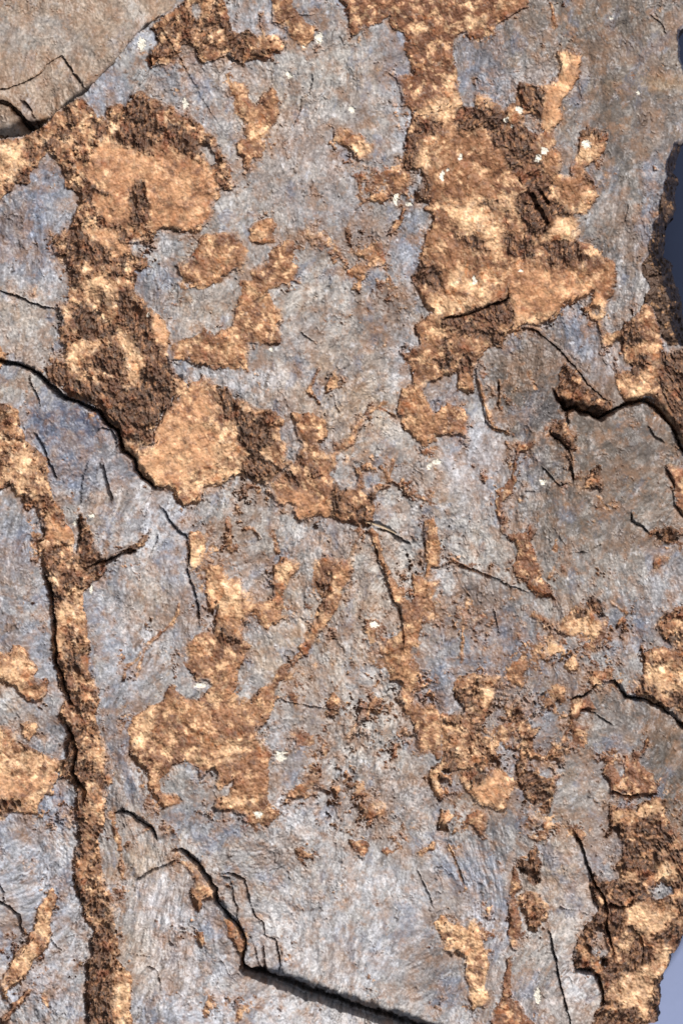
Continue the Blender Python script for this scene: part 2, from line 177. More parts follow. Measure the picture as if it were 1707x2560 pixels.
CREAM = ['A -200,930 0,920 180,900 280,900 270,960 200,940 150,960 170,1050 150,1110 60,1170 0,1160 -200,1160','A 820,1040 980,1030 950,1140 870,1140','A 1070,1170 1250,1150 1240,1290 1170,1300','A 680,880 740,850 760,920 640,960',
 'B 190,800 310,830 300,900 270,950 220,940','B 860,930 980,920 980,990 920,1050 870,1000','B 1260,170 1330,150 1370,180 1310,240','B 1330,880 1430,890 1390,970 1400,1080 1300,1090 1310,980',
 'B 1280,720 1320,700 1400,650 1530,620 1540,750 1480,800 1440,790 1440,740 1330,780','C 150,100 230,80 290,110 260,170 170,185','C 0,490 60,480 90,540 60,590 0,570','C 50,600 110,600 130,670 80,770 0,790 0,680',
 'C 740,360 890,350 890,500 780,650 770,780 680,850 640,820 700,700 650,650 700,550','C 710,1260 760,1320 870,1370 900,1250 900,1190 1010,1280 940,1390 870,1380 750,1340','C 880,980 960,950 1060,950 960,1050 880,1020',
 'F 620,240 700,180 740,110 880,110 870,210 830,260 680,250','F 920,280 1000,320 1040,380 960,370','F 0,630 80,640 300,690 200,730 100,750 0,750','F 100,440 250,460 330,560 260,620 20,570 60,480','E 1380,640 1500,630 1568,640 1568,750 1400,740 1330,700',
 'F 470,720 740,780 600,815 490,790','F 780,610 920,520 960,560 840,670 790,660','F 980,640 1060,640 1040,800 1000,770','F 1320,1080 1410,1060 1400,1270 1300,1300 1190,1290 1250,1180',
 'G 1020,130 1250,80 1330,180 1450,230 1400,300 1410,400 1300,450 1200,520 1100,540 1000,500 900,400 1000,330','G 1240,960 1330,930 1310,1040 1250,1100','H 350,1080 430,1060 500,1090 430,1170 370,1170','H 0,1200 60,1200 90,1280 90,1400 0,1440','G 1400,1180 1568,1200 1568,1420 1420,1350 1350,1250',
 'J 960,680 1020,690 1000,850 940,960 850,950 900,850','J -200,430 0,430 60,440 130,370 220,430 220,480 130,480 50,530 -200,520','J -200,1130 0,1130 140,1160 150,1230 100,1280 0,1270 -200,1270',
 'G 60,380 160,330 270,420 200,470 240,640 180,590 110,470','G 310,820 440,830 470,900 350,900','G 380,1330 540,1320 560,1480 400,1480','J 350,40 540,30 560,150 500,180 370,150',
 'M 760,1230 860,1260 850,1400 860,2000 760,2000 730,1400','M 700,800 750,850 700,890','L 240,510 350,510 310,700 260,690','L 250,1180 370,1150 430,1250 370,1320 240,1320 200,1280',
 'O 1200,820 1250,780 1420,770 1480,770 1520,860 1480,930 1420,980 1340,1020 1290,990 1240,940 1210,900','O 1060,1340 1180,1270 1300,1200 1400,1130 1440,1060 1490,1120 1490,1190 1440,1260 1370,1300 1360,1420 1310,1490 1200,1450 1130,1460 1090,1420',
 'O 1080,140 1130,160 1300,140 1430,100 1440,190 1300,220 1200,270 1120,260','O 1150,590 1280,580 1270,630 1180,640','O 1390,540 1480,500 1560,560 1500,650 1420,640','O 1130,1060 1200,970 1230,1060 1190,1110',
 'J 980,600 1000,760 960,820','K 0,900 100,930 110,1000 20,1060 0,1050','J 1380,900 1568,900 1568,1040 1440,1040','K 0,1300 230,1290 310,1300 100,1350 0,1370','J 540,960 700,960 690,1060 600,1040','J 540,1240 680,1280 670,1450 600,1400',
 'D 560,520 680,500 760,600 720,700 640,680 540,620','D 420,690 465,690 465,820 420,830','D 430,960 520,930 640,960 560,1060 470,1150 430,1050','D 760,880 860,900 930,1040 880,1200 820,1180 820,1000','D 1000,700 1110,870 1080,930 1000,880',
 'D 570,190 700,200 820,300 790,340 640,280','C 0,1280 240,1300 490,1330 480,1380 380,1400 0,1370','F 0,0 490,10 480,60 380,90 380,300 290,310 110,170 0,50','L 1330,430 1568,400 1800,400 1800,580 1480,590 1400,640 1320,500','M 1500,120 1568,60 1568,120 1500,160']
SMOOTH = ['A 620,960 760,930 900,1010 1150,1010 1350,1080 1420,1200 1380,1400 1250,1500 1000,1480 970,1300 940,1170 890,1170 850,1270 840,1480 700,1450 600,1300 560,1100','D 570,190 700,200 830,310 800,350 640,280','F 450,450 700,470 950,560 1110,420 1120,560 960,700 760,720 480,760 430,600','J -200,1130 0,1130 140,1160 380,1150 240,1250 100,1290 -200,1290','G 310,800 480,830 500,940 300,900','G 1020,130 1250,80 1330,180 1450,230 1400,300 1410,400 1300,450 1200,520 1100,540 1000,500 900,400 1000,330','C 680,560 890,350 900,500 780,650 770,780 640,850 560,800 640,700','H 440,560 720,700 700,760 480,780 380,690','L 200,1180 370,1110 450,1240 370,1330 230,1320','D 990,700 1110,880 1080,960 1000,880','D 1010,1440 1110,1380 1290,1190 1420,1350 1300,1500']
# even brown panels inside the patches
PANEL = ['C 200,820 330,860 400,960 480,1150 420,1240 200,1300 0,1300 B 1380,1330 1370,1150 1440,1000','F 0,200 60,230 180,320 200,400 60,450 0,620 E 1420,520 1360,400 1350,260 1450,190','C 780,1160 900,1150 960,1220 880,1340 780,1300','A 980,900 1100,950 1180,1030 1300,1060 1280,1120 1080,1040 980,1010','F 940,470 1060,400 1120,420 1120,560 1060,640 960,560','K 0,700 140,740 180,800 90,900 0,880','K 0,1160 200,1000 310,1100 300,1260 60,1290','C 300,140 540,-200 540,30 430,100']
# pale or coloured areas of the grey skin: x, y, rx, ry (overview), tint, strength
TINTS = '''1230,900,80,120,s,.8 1400,1080,150,110,s,.7 1420,960,110,60,k,.6 1260,1100,60,60,b,.3 170,980,80,40,N,.9 230,1080,80,40,B,.6 70,440,70,60,B,.5 60,560,80,60,b,.8 90,430,60,50,b,.7 40,500,60,60,b,.7 75,590,20,50,B,.6 175,970,80,38,N,1 230,1085,80,45,b,.8 130,1030,50,80,b,.8 250,1110,30,90,t,.3 60,1230,60,70,b,.6 60,1440,70,80,b,.5 240,1380,50,80,b,.6 380,1200,50,80,W,.6 300,1480,60,80,W,.7 330,1400,60,60,t,.35
120,1560,40,60,b,.4 275,1840,38,34,K,.7 120,1700,50,50,B,.5 135,1860,40,50,b,.8 60,1980,90,90,W,.6 60,2060,80,150,b,.45 150,2150,60,120,W,.5 280,1660,40,80,b,.6 255,1700,30,60,K,.5 335,650,28,38,B,.6 400,640,60,60,g,.5 440,740,80,40,t,.3
700,40,60,50,B,.5 590,60,50,40,W,.6 910,130,30,60,b,.9 940,160,20,40,B,.5 930,290,22,45,W,.9 760,120,60,60,w,.5 650,180,120,60,w,.5 600,280,60,80,t,.5 820,230,90,90,w,.4 700,380,120,90,p,.5 850,350,60,60,p,.3 560,520,120,70,w,.3 780,540,90,60,k,.5 880,700,60,80,k,.7 940,540,26,90,b,.7 935,600,22,30,W,1
700,700,100,80,w,.5 770,640,90,50,w,.3 880,800,60,70,k,.4 930,830,26,60,W,.8 800,830,90,60,t,.25 570,870,100,26,W,.6 650,970,26,50,b,.5 740,900,120,60,t,.25 900,960,80,80,w,.5 820,960,80,60,t,.5 1000,940,60,40,k,.4 1030,920,30,30,B,.5
1110,120,50,60,b,.8 1130,60,60,50,k,.5 1120,200,60,50,b,.5 1260,180,50,36,W,.8 1300,60,160,120,s,.9 1450,120,120,200,s,.9 1450,330,110,160,s,.8 1380,350,50,100,k,.5 1500,190,80,16,t,.8 1440,450,50,80,g,.4 1500,440,26,60,b,.8 1420,600,50,100,k,.5 1500,560,20,50,b,.5
1390,560,30,60,s,.4 1300,740,40,60,b,.7 1380,830,30,50,W,1 1340,790,40,40,b,.8 1200,900,80,120,s,1 1250,970,40,60,b,.5 1130,900,40,60,k,.4 1110,1000,30,60,W,.9 1080,1060,60,40,W,.7 990,1100,60,60,t,.3 1120,1120,60,80,W,.6 1120,1240,60,50,w,.7 1060,1280,60,60,w,.5
1420,1000,140,110,s,.9 1350,1050,100,60,s,.6 1400,1150,160,120,s,.8 1300,1250,130,110,s,.6 1480,1000,60,60,k,.5 1500,1200,90,60,s,.7 1450,1350,110,60,w,.4 1540,1300,40,60,b,.5 1240,1350,60,30,g,.3
900,1170,50,40,w,.7 880,1300,60,90,w,1 800,1450,90,100,t,.35 560,1170,60,60,w,.6 700,1240,80,60,w,.3 650,1450,60,100,t,.4 590,1330,40,40,p,.5 500,1230,30,60,k,.3 430,1350,40,120,b,.5 1130,1400,80,60,k,.9 1140,1520,60,60,b,.9 1070,1460,60,80,k,.4 1160,1470,30,60,B,.6
1210,1480,40,40,K,.7 1250,1540,60,60,K,.6 1440,1440,60,60,B,.6 1300,1560,30,50,B,.7 1250,1700,40,60,B,.7 1220,1660,30,40,W,.6 1200,1750,40,40,b,.5 1020,1580,40,60,b,.5 950,1550,30,60,b,.5 1080,1640,40,60,k,.3
820,1620,90,60,w,.4 900,1600,40,60,w,.7 860,1720,120,80,w,.6 700,1660,60,60,k,.3 900,1850,120,60,p,.6 870,1950,160,80,w,.4 640,1850,80,60,W,.5 500,1950,80,60,K,.35 480,1880,80,40,B,.4 600,2000,70,60,k,.4 560,1800,60,60,t,.3 420,1900,70,30,b,.4 400,1790,60,40,g,.4
350,2000,90,60,t,.4 320,2060,40,40,p,.6 400,2080,60,60,W,.8 380,2150,40,90,W,.5 340,2200,60,90,t,.4 420,2250,60,80,W,.5 500,2150,60,120,b,.35 560,2110,50,80,s,.4 600,2250,40,60,k,.4 650,2100,80,100,W,.35 750,2120,120,100,w,.35 800,2200,120,60,W,.5 900,2100,80,120,W,.6 700,2250,80,60,k,.25
960,2200,60,90,k,.6 1000,2280,60,60,K,.5 1050,1980,60,50,b,.6 1120,2050,40,100,b,.7 1130,2150,40,80,W,.5 1080,1900,50,50,w,.4 1180,1900,50,60,K,.6 1150,1860,40,60,k,.6 1050,1810,40,40,s,.3 1330,1750,60,120,s,.45 1300,2000,70,120,t,.35 1340,2050,50,100,p,.5 1400,1950,40,60,B,.6 1430,1750,60,60,b,.3
1400,1680,90,70,s,.7 1420,1620,80,50,k,.7 1530,1700,70,150,S,1 1560,1850,60,100,S,1 1280,2200,70,120,w,.4 1240,2300,60,60,p,.5 1330,2240,40,60,W,.6 60,800,60,60,w,.3 100,640,50,40,W,.4 60,700,60,40,t,.3 40,870,60,40,g,.4 1000,1600,20,60,B,.6 990,1650,20,40,B,.4
230,130,40,30,s,.4 250,220,50,50,b,.7 330,170,40,60,g,.4 390,160,40,60,b,.35 330,90,20,30,W,1 620,2330,200,40,W,.5 500,2320,80,40,W,.5 380,2320,60,40,b,.4 860,2330,100,30,w,.3 30,1880,60,60,b,.5 100,2280,60,60,b,.4'''
MOTTLE = '850,1650,160,120,.42 800,1820,140,80,.5 1150,1650,120,100,.55 650,1380,80,80,.3 1000,1250,70,60,.35 1350,1480,110,70,.5 560,1130,110,60,.35 880,420,90,60,.5 880,700,70,90,.45 950,1290,60,60,.3 860,1480,110,130,.55 780,1440,60,60,.4 1050,1440,130,60,.42 900,1540,60,60,.5 780,1600,110,80,.25 780,1820,130,70,.4 680,1700,60,60,.3 1220,1560,120,110,.5 1350,1450,90,60,.45 500,1260,90,80,.4 560,1200,60,60,.25 1180,1760,130,120,.5 820,560,80,50,.4 650,720,60,60,.08 1300,1100,70,50,.15 1100,700,30,60,.4 350,1880,60,40,.3 1230,1900,90,60,.3 1440,1900,80,80,.4 1080,1050,80,60,.2 940,1100,80,60,.35 730,1080,60,60,.2 90,1880,80,40,.3 80,2250,60,90,.25 700,560,60,40,.35 1380,1500,60,80,.5'

# ------------------------------------------------------------------ noise and distance fields (numpy)
rng = np.random.default_rng(11)
PERM = rng.permutation(256).astype(np.int32); PERM = np.concatenate([PERM, PERM, PERM])
GA = rng.uniform(0, 2*np.pi, 256); GX = np.cos(GA).astype(np.float32); GY = np.sin(GA).astype(np.float32)
def noise(x, y, seed=0):
    x = x + seed*17.31; y = y + seed*9.17
    xi = np.floor(x); yi = np.floor(y)
    fx = x-xi; fy = y-yi
    xi = xi.astype(np.int32) & 255; yi = yi.astype(np.int32) & 255
    u = fx*fx*fx*(fx*(fx*6-15)+10); v = fy*fy*fy*(fy*(fy*6-15)+10)
    def g(a, b, dx, dy):
        h = PERM[PERM[a]+b]; return GX[h]*dx+GY[h]*dy
    n00 = g(xi, yi, fx, fy); n10 = g(xi+1, yi, fx-1, fy)
    n01 = g(xi, yi+1, fx, fy-1); n11 = g(xi+1, yi+1, fx-1, fy-1)
    a = n00+u*(n10-n00); b = n01+u*(n11-n01)
    return (a+v*(b-a))*1.5
def fbm(x, y, wl, octv=4, seed=0, gain=.5):
    s = 0; a = 1; t = 0
    for o in range(octv):
        s = s + a*noise(x/wl, y/wl, seed+o*3.7); t += a; a *= gain; wl = wl/2.03
    return s/t
def ridge(x, y, wl, octv=3, seed=0):
    s = 0; a = 1; t = 0
    for o in range(octv):
        s = s + a*(1-np.abs(noise(x/wl, y/wl, seed+o*5.1))*2); t += a; a *= .5; wl = wl/2.1
    return s/t
def sm(a, b, x):
    t = np.clip((x-a)/(b-a), 0, 1); return t*t*(3-2*t)

STEP = 1.9
MARG = 130
xs = np.arange(-MARG, W+MARG, STEP, dtype=np.float32); ys = np.arange(-MARG, H+MARG, STEP, dtype=np.float32)
NX, NY = len(xs), len(ys)
X, Y = np.meshgrid(xs, ys)
# ragged edges: the outlines are read through a small crinkle
wxs = 9*fbm(X, Y, 40, 5, 1, .72); wys = 9*fbm(X, Y, 40, 5, 2, .72)
WX, WY = X+wxs, Y+wys
def box(pts, m):
    i0 = max(0, int((pts[:,0].min()-m+MARG)/STEP)); i1 = min(NX, int((pts[:,0].max()+m+MARG)/STEP)+2)
    j0 = max(0, int((pts[:,1].min()-m+MARG)/STEP)); j1 = min(NY, int((pts[:,1].max()+m+MARG)/STEP)+2)
    return (slice(j0, max(j1, j0)), slice(i0, max(i1, i0)))
def sdf(pts, sl):
    x = WX[sl]; y = WY[sl]
    d2 = np.full(x.shape, 1e9, np.float32); ins = np.zeros(x.shape, bool)
    n = len(pts)
    for k in range(n):
        ax, ay = pts[k]; bx, by = pts[(k+1) % n]
        ex, ey = bx-ax, by-ay; L2 = ex*ex+ey*ey+1e-9
        px = x-ax; py = y-ay
        t = np.clip((px*ex+py*ey)/L2, 0, 1)
        d2 = np.minimum(d2, (px-t*ex)**2+(py-t*ey)**2)
        if ay != by:
            c = (ay > y) != (by > y)
            ins ^= c & (x < ex*(y-ay)/(by-ay)+ax)
    d = np.sqrt(d2); return np.where(ins, d, -d)
def line(pts, sl, warp=True):
    x = WX[sl] if warp else X[sl]; y = WY[sl] if warp else Y[sl]
    best = np.full(x.shape, 1e9, np.float32); sgn = np.ones(x.shape, np.float32); par = np.zeros(x.shape, np.float32)
    seg = np.hypot(*(pts[1:]-pts[:-1]).T); cum = np.concatenate([[0], np.cumsum(seg)]); tot = cum[-1]
    for k in range(len(pts)-1):
        ax, ay = pts[k]; ex, ey = pts[k+1]-pts[k]; L2 = ex*ex+ey*ey+1e-9
        px = x-ax; py = y-ay
        t = np.clip((px*ex+py*ey)/L2, 0, 1)
        d = (px-t*ex)**2+(py-t*ey)**2
        m = d < best
        best = np.where(m, d, best); sgn = np.where(m, np.sign(ex*py-ey*px), sgn); par = np.where(m, (cum[k]+t*seg[k])/tot, par)
    return np.sqrt(best), sgn, par

LONG = '400,2180,120,190,1 80,2150,90,190,.8 60,1250,60,120,.5 300,1430,80,110,.6 230,1180,90,90,.8 60,560,80,120,.7 1440,560,70,230,.8 1230,900,90,110,.7 1360,830,50,90,.8 1110,2080,70,190,1 1230,2250,90,100,.6 800,2200,240,70,.5 700,2050,120,100,.3 1480,950,80,70,.4 1150,1500,80,150,.4 1100,150,60,80,.5 1400,1180,130,120,.3 1280,480,40,80,.3 540,1200,60,60,.6 600,1080,90,60,.2 1300,1850,60,120,.3'
VEINS = [('H 925,860 880,970 850,1050 830,1150', 6), ('H 640,1568 K 600,170 540,330 470,420 400,520 330,560', 9), ('G 1170,1330 1150,1400 1110,1480 J 1100,180 1000,260 940,340 890,520', 5), ('J 1000,260 880,400 820,450 805,520', 5),
 ('H 920,110 1010,60 1080,20', 6), ('K 1030,640 960,720 840,930', 4), ('H 1130,400 1100,520 1240,600 1350,650', 5), ('E 640,230 760,330 830,420', 4), ('M 730,200 770,350 790,480 800,600', 8), ('I 60,1040 180,1110 300,1150', 5), ('I 1000,620 1060,700 1090,720', 4), ('M 980,290 900,330 820,400', 4),
 ('L 160,0 130,180 120,400', 5), ('H 540,1568 600,1500 640,1380', 5), ('N 1500,400 1568,600 1600,680', 4), ('L 1100,20 1200,90 1130,180', 4), ('E 1140,1400 1000,1350 900,1440', 5), ('E 640,1110 580,1240 640,1330', 5), ('C 700,20 730,180', 5), ('D 220,620 250,560', 4), ('H 60,780 70,980', 7), ('H 340,860 380,1000', 7), ('H 150,850 200,830 260,900', 5), ('N 640,0 700,60', 6), ('O 620,450 560,480 480,490', 5),
 ('F 370,1180 370,1340', 4), ('F 1180,1180 1240,1210', 4), ('F 230,1180 300,1400 320,1480 420,1530', 7), ('F 560,1130 600,1230', 5), ('I 720,1100 700,1160', 6), ('I 740,920 735,980', 5)]
# ---- masks
brown = np.full(X.shape, -60., np.float32)
pid = np.zeros(X.shape, np.int16)
depth = np.full(X.shape, 5., np.float32)
tone = np.zeros(X.shape+(5,), np.float32)      # o c m d b weights
TI = dict(o=0, c=1, m=2, d=3, b=4)
NS = 20
for i, (s, tn, dp, lb) in enumerate(PATCHES):
    p = P(s); sl = box(p, 40)
    if X[sl].size == 0: continue
    d = sdf(p, sl)
    ins = d > 0
    brown[sl] = np.maximum(brown[sl], d)
    pid[sl] = np.where(ins, NS+i, pid[sl])
    near = d > -6
    depth[sl] = np.where(near, dp, depth[sl])
    tt = tone[sl]; tt[near] = 0; tt[near, TI[tn]] = 1
for s in ISLANDS:
    p = P(s); sl = box(p, 30); d = sdf(p, sl)
    brown[sl] = np.minimum(brown[sl], -d)
brown = brown+np.where(brown > -40, 8*fbm(X, Y, 19, 4, 3, .75)-.5, 0)
for vs, vw in VEINS:
    p = P(vs); sl = box(p, 30); d, _, par = line(p, sl)
    vn = fbm(X[sl], Y[sl], 30, 4, 34, .65)
    newv = (vw*(.8+1.6*vn)-d > -4) & (brown[sl] < -2)
    tt = tone[sl]; tt[newv] = 0; tt[newv, 0] = 1; depth[sl] = np.where(newv, 3, depth[sl])
    brown[sl] = np.maximum(brown[sl], np.where(brown[sl] < -2, vw*(.8+1.6*vn)-d, -60))
patch_face = (brown > 0) & (pid >= NS)
mott = np.zeros(X.shape, np.float32)
for t in MOTTLE.split():
    a, b, rx, ry, w = map(float, t.split(',')); k = W/1568
    mott = np.maximum(mott, w*np.exp(-((X-a*k)/(rx*k))**2-((Y-b*k)/(ry*k))**2))
spn = fbm(X, Y, 22, 5, 31, .75)+.45*noise(X/70, Y/90, 33)+.05
speck = (spn+.21*np.exp(-(np.abs(brown)/24)**2)-(.56-.72*mott))*26
tn_sp = fbm(X, Y, 60, 2, 35)
newsp = (speck > 0) & (brown <= 0)
crumb = fbm(X, Y, 13, 4, 107, .75)
brown = np.where((brown > 0) & (brown < 16) & (crumb > .30+.012*brown), -2, brown)
tone[newsp] = 0
tone[newsp & (tn_sp > 0), 0] = 1; tone[newsp & (tn_sp <= 0), 4] = 1
depth = np.where(newsp, 2.5, depth)
brown = np.maximum(brown, np.minimum(speck, 3))
tone[(brown > -6) & (tone.sum(-1) == 0), 0] = 1
dark = np.full(X.shape, -60., np.float32); cream = dark.copy()
for lst, arr in ((DARK, dark), (CREAM, cream)):
    for s in lst:
        p = P(s); sl = box(p, 30)
        if X[sl].size == 0: continue
        arr[sl] = np.maximum(arr[sl], sdf(p, sl))

# ---- outline of the slab and the fibrous edge on its right
OUT = P('X -105,-110 1680,-115 C 1590,-200 1590,0 1600,170 1552,190 1550,300 1566,400 1620,560 1600,760 1568,880 1520,920 1527,940 1500,1010 1470,1090 1515,1165 1490,1190 1490,1260 1495,1330 1490,1370 1450,1400 1450,1440 1420,1460 1420,1500 F 1495,20 1490,60 1455,130 1420,150 1425,200 1410,350 1445,370 1475,400 1465,440 1490,520 1520,600 1535,660 1540,760 1560,860 1580,900 1680,960 1700,1200 1660,1500 X 1760,1130 1775,1400 1740,1700 1770,2000 1735,2300 O 1568,1030 1530,1110 1500,1120 1495,1180 1450,1260 1455,1290 1430,1330 1440,1400 1420,1480 1430,1520 1410,1568 X 1590,2580 1420,2596 1200,2620 700,2672 -100,2668 -112,1500')
OUT[:, 0] += np.where((OUT[:, 0] > 1600) & (OUT[:, 1] > 300) & (OUT[:, 1] < 1000), 24, 0)
sl_all = (slice(0, NY), slice(0, NX))
dout = sdf(OUT, sl_all)
SHEETEDGE = P('C 1510,920 1460,1060 1460,1150 1440,1230 1420,1290 1410,1400 1370,1450 1360,1560 F 1350,250 1340,350 1300,420 1290,470 1320,510 1345,570 1320,620 1310,670 1370,700 1400,800 1425,900 1470,960 1568,950 1900,940 1900,0 C 1900,900')
sl = box(SHEETEDGE, 30); band = np.full(X.shape, -60., np.float32); band[sl] = sdf(SHEETEDGE, sl)

# ---- the sheets the grey skin breaks into
SHEETS = [None,
 ('A -400,-400 1200,-400 1150,40 1040,110 900,210 830,290 740,410 660,510 590,580 550,640 440,700 370,740 290,820 230,870 150,890 0,905 -400,930','smooth tan sheet lying deeper, behind a ragged pale rim'),
 ('A -400,900 0,1000 350,1050 520,1280 440,1550 D 330,280 440,400 370,680 420,1050 290,1090 200,1090 100,1060 0,1050 -400,1050','blue grey plate above the left crack'),
 ('D -400,1050 0,1060 100,1060 200,1100 290,1170 380,1260 540,1340 640,1370 G 690,150 780,270 880,400 940,520 1000,600 1080,720 1150,840 1220,900 1240,1120 1290,1300 1330,1500 J 1230,150 1150,400 1150,560 960,680 650,620 570,210 545,50 G 545,1300 600,1190 700,1080 660,1010 490,960 340,570 100,60 0,0','blue grey plate with a dark blue top below the left crack'),
 ('G -400,560 0,590 210,690 280,900 300,1200 350,1500 J 340,300 430,640 440,880 430,1030 280,1000 0,830 -400,830','narrow grey plate left of the furrow'),
 ('J -400,1430 0,1440 250,1400 400,1180 490,1350 M 510,330 480,640 590,1000 560,1568 560,2200 -400,2200','blue grey fibrous plate left of the furrow, in the bottom corner'),
 ('M 640,350 690,100 720,185 850,190 1000,300 1110,440 1170,425 1250,500 1350,630 1410,700 1420,780 1568,950 N 160,1090 150,1200 300,1260 600,1380 900,1480 1150,1568 1200,2200 M 900,2200 860,1500','pale streaked plate raised along the bottom edge'),
 ('I 260,0 F 220,1100 400,880 520,820 620,850 700,920 880,1110 1110,1310 1240,1330 1380,1360 1500,1480 I 1540,290 1900,340 1900,1400 1568,1400 1380,1450 1100,1470 1050,1400 730,1300 560,1230 460,1150 340,650 470,500 480,280 260,150','warm grey plate with a rounded upper corner'),
 ('C 560,-300 550,50 340,170 100,220 90,450 200,690 400,700 480,520 740,340 840,310 900,350 890,510 770,700 720,960 760,1140 890,860 1080,880 930,1100 1020,1280 880,1400 F 880,160 1040,370 1130,470 1060,720 1060,870 1180,790 1310,670 1290,470 1900,470 1900,-1600','grey brown plate at the top right, streaked like wood'),
 ('L 820,640 1010,540 1100,520 1180,630 1300,640 1450,720 1568,840 1900,900 1900,1568 1568,1560 1440,1300 O 1080,120 1170,420 1130,520 1150,620 960,570 1020,830 910,970 840,1200 1040,1370 970,1568 950,2200 600,2200 500,1430 450,1100 690,900 640,520 620,380 680,200 L 720,1300 800,1130 790,1000 830,930','smooth pale grey plate, taller than wide, split by a long crack'),
 ('F 520,820 700,815 770,710 820,690 960,780 1010,880 1030,960 1110,1100 1170,1290 1190,1340 1110,1310 880,1110 760,970 620,850','folded silvery tongue with a sharp lower edge'),
]
for k, sh in enumerate(SHEETS):
    if sh is None: continue
    p = P(sh[0]); sl = box(p, 5); d = sdf(p, sl)
    pid[sl] = np.where((d > 0) & (pid[sl] < NS), k, pid[sl])
isle = (pid >= NS) & ~patch_face
pid[isle] = 0

# ------------------------------------------------------------------ relief
h = 12*fbm(X, Y, 520, 3, 5)+5*fbm(X, Y, 150, 3, 6)
ang = .22*noise(X/420, Y/420, 8)
gx = X+26*fbm(X, Y, 240, 3, 9, .4); gy = Y+22*fbm(X, Y, 240, 3, 10, .4)
gu = gx+ang*gy*0.25+.12*gy
oa = sm(.02, .22, fbm(X, Y, 230, 2, 18)); ob = sm(.02, .22, fbm(X, Y, 210, 2, 19))
def streak(wl, asp, octv, seed, gain=.65):
    def rot(a):
        c, s_ = math.cos(a), math.sin(a); return fbm(gu*c+gy*s_, (gy*c-gu*s_)*asp, wl, octv, seed, gain)
    v = rot(.06); v = v+(rot(-.42)-v)*oa; return v+(rot(.5)-v)*ob
fib = .6*streak(8.5, .34, 3, 12)+.5*fbm(X, Y, 12, 3, 11, .7)
fib2 = fbm(gu*.8+.3*gy, gy*.5, 30, 3, 13, .6)
fine = fbm(X, Y, 8.5, 3, 14, .75)
q = fbm(gu, gy*.7, 95, 5, 15, .55)*7
ql = np.floor(q); terr = ql+sm(.0, .10, q-ql)          # flaking in thin terraces
q2 = fbm(gu+99, gy*.55, 42, 5, 16, .6)*4
ql2 = np.floor(q2); terr2 = ql2+sm(.0, .13, q2-ql2)
rugged = .55+.9*sm(-.25, .45, fbm(X, Y, 300, 3, 17))
calm = np.zeros(X.shape, np.float32)
for t in '120,100,200,150 850,2150,200,150 1350,1850,90,200 1450,1050,150,150 1300,2150,80,140 1450,250,110,220 1550,1750,80,200'.split():
    a, b, rx, ry = [float(v)*W/1568 for v in t.split(',')]
    calm = np.maximum(calm, np.exp(-((X-a)/rx)**2-((Y-b)/ry)**2))
rugged = rugged*(1-.45*calm)
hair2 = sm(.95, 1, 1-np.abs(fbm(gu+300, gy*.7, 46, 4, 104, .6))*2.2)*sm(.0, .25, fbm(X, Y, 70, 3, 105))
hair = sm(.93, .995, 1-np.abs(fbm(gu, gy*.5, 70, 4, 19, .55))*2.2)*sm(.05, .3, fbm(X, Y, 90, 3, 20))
fold = 15*np.abs(fbm(gu, gy*.33, 120, 3, 41, .5))+5*fbm(gu, gy*.4, 62, 3, 42, .55)
lm = np.zeros(X.shape, np.float32)
for t in LONG.split():
    a, b_, rx, ry, w_ = [float(v) for v in t.split(',')]; k_ = W/1568
    lm = np.maximum(lm, w_*np.exp(-((X-a*k_)/(rx*k_))**4-((Y-b_*k_)/(ry*k_))**4))
ls = fbm(gu+.5*fib2*20, gy*.11, 19, 4, 43, .65)
fleck0 = sm(.30, .42, fbm(X, Y, 15, 3, 87, .7)+.35*mott-.22)
hg = ls*5*lm-fleck0*5+terr*1.5*rugged+terr2*1.3*rugged+fib*2.1*rugged+fib2*5.5+fine*.5*(.5+.5*rugged)-hair*4-hair2*3+fold*rugged
# exposed inner bark
rbn = fbm(X, Y, 34, 5, 21, .62); rid = ridge(gu, gy*.45, 16, 3, 22)
fan = fbm(X*.55+Y*.85, Y*.5-X*.2, 9, 3, 23, .6)
qb = fbm(X, Y, 60, 5, 24, .6)*6; qlb = np.floor(qb); terb = (qlb+sm(0, .10, qb-qlb))*1.6
wd = sm(-.12, .16, np.clip(dark, -30, 16)/26+.95*rbn+.75*fib+.02)
wd = np.maximum(wd, tone[..., 3]*sm(-.15, .1, fbm(X, Y, 40, 4, 26)+.14))
wd = np.maximum(wd, tone[..., 2]*sm(.0, .16, fbm(X, Y, 34, 5, 27, .68)+.04)*.9)
wsm = np.full(X.shape, -60., np.float32)
for s_ in SMOOTH:
    p = P(s_); sl = box(p, 30); wsm[sl] = np.maximum(wsm[sl], sdf(p, sl))
wsm = sm(-8, 8, wsm+8*rbn)*(1-sm(-4, 4, dark))
wd = wd*(1-.9*wsm)
wc = sm(-.42, .42, np.clip(cream, -30, 16)/26+.9*fbm(X, Y, 30, 4, 28, .65)+.5*fib)
wd = wd*(1-.75*wc*(1-sm(0, 6, dark)))
pits = sm(.35, .7, ridge(gu+7, gy*.6, 19, 3, 25))
bx_ = X+14*fbm(X, Y, 60, 3, 111); by_ = Y+14*fbm(X, Y, 60, 3, 112)
fan2 = fbm(bx_*.9-by_*.43, (bx_*.43+by_*.9)*.36, 13, 4, 108, .65); fan3 = fbm(bx_*.35+by_*.94, (by_*.35-bx_*.94)*.36, 13, 4, 109, .65)
fm = sm(-.08, .08, fbm(X, Y, 200, 2, 110)); fan4 = .42*(fan2+(fan3-fan2)*fm)+.75*fbm(bx_, by_, 34, 5, 113, .6)
hb = rbn*3.5+terb*1.3+fine*.5+fan*.5+fib*.6+fan4*4-2*sm(.88, .99, 1-np.abs(fbm(X*.6+Y*.8, Y*.4, 60, 4, 29))*2.2)
cst = streak(24, .28, 4, 106, .7)
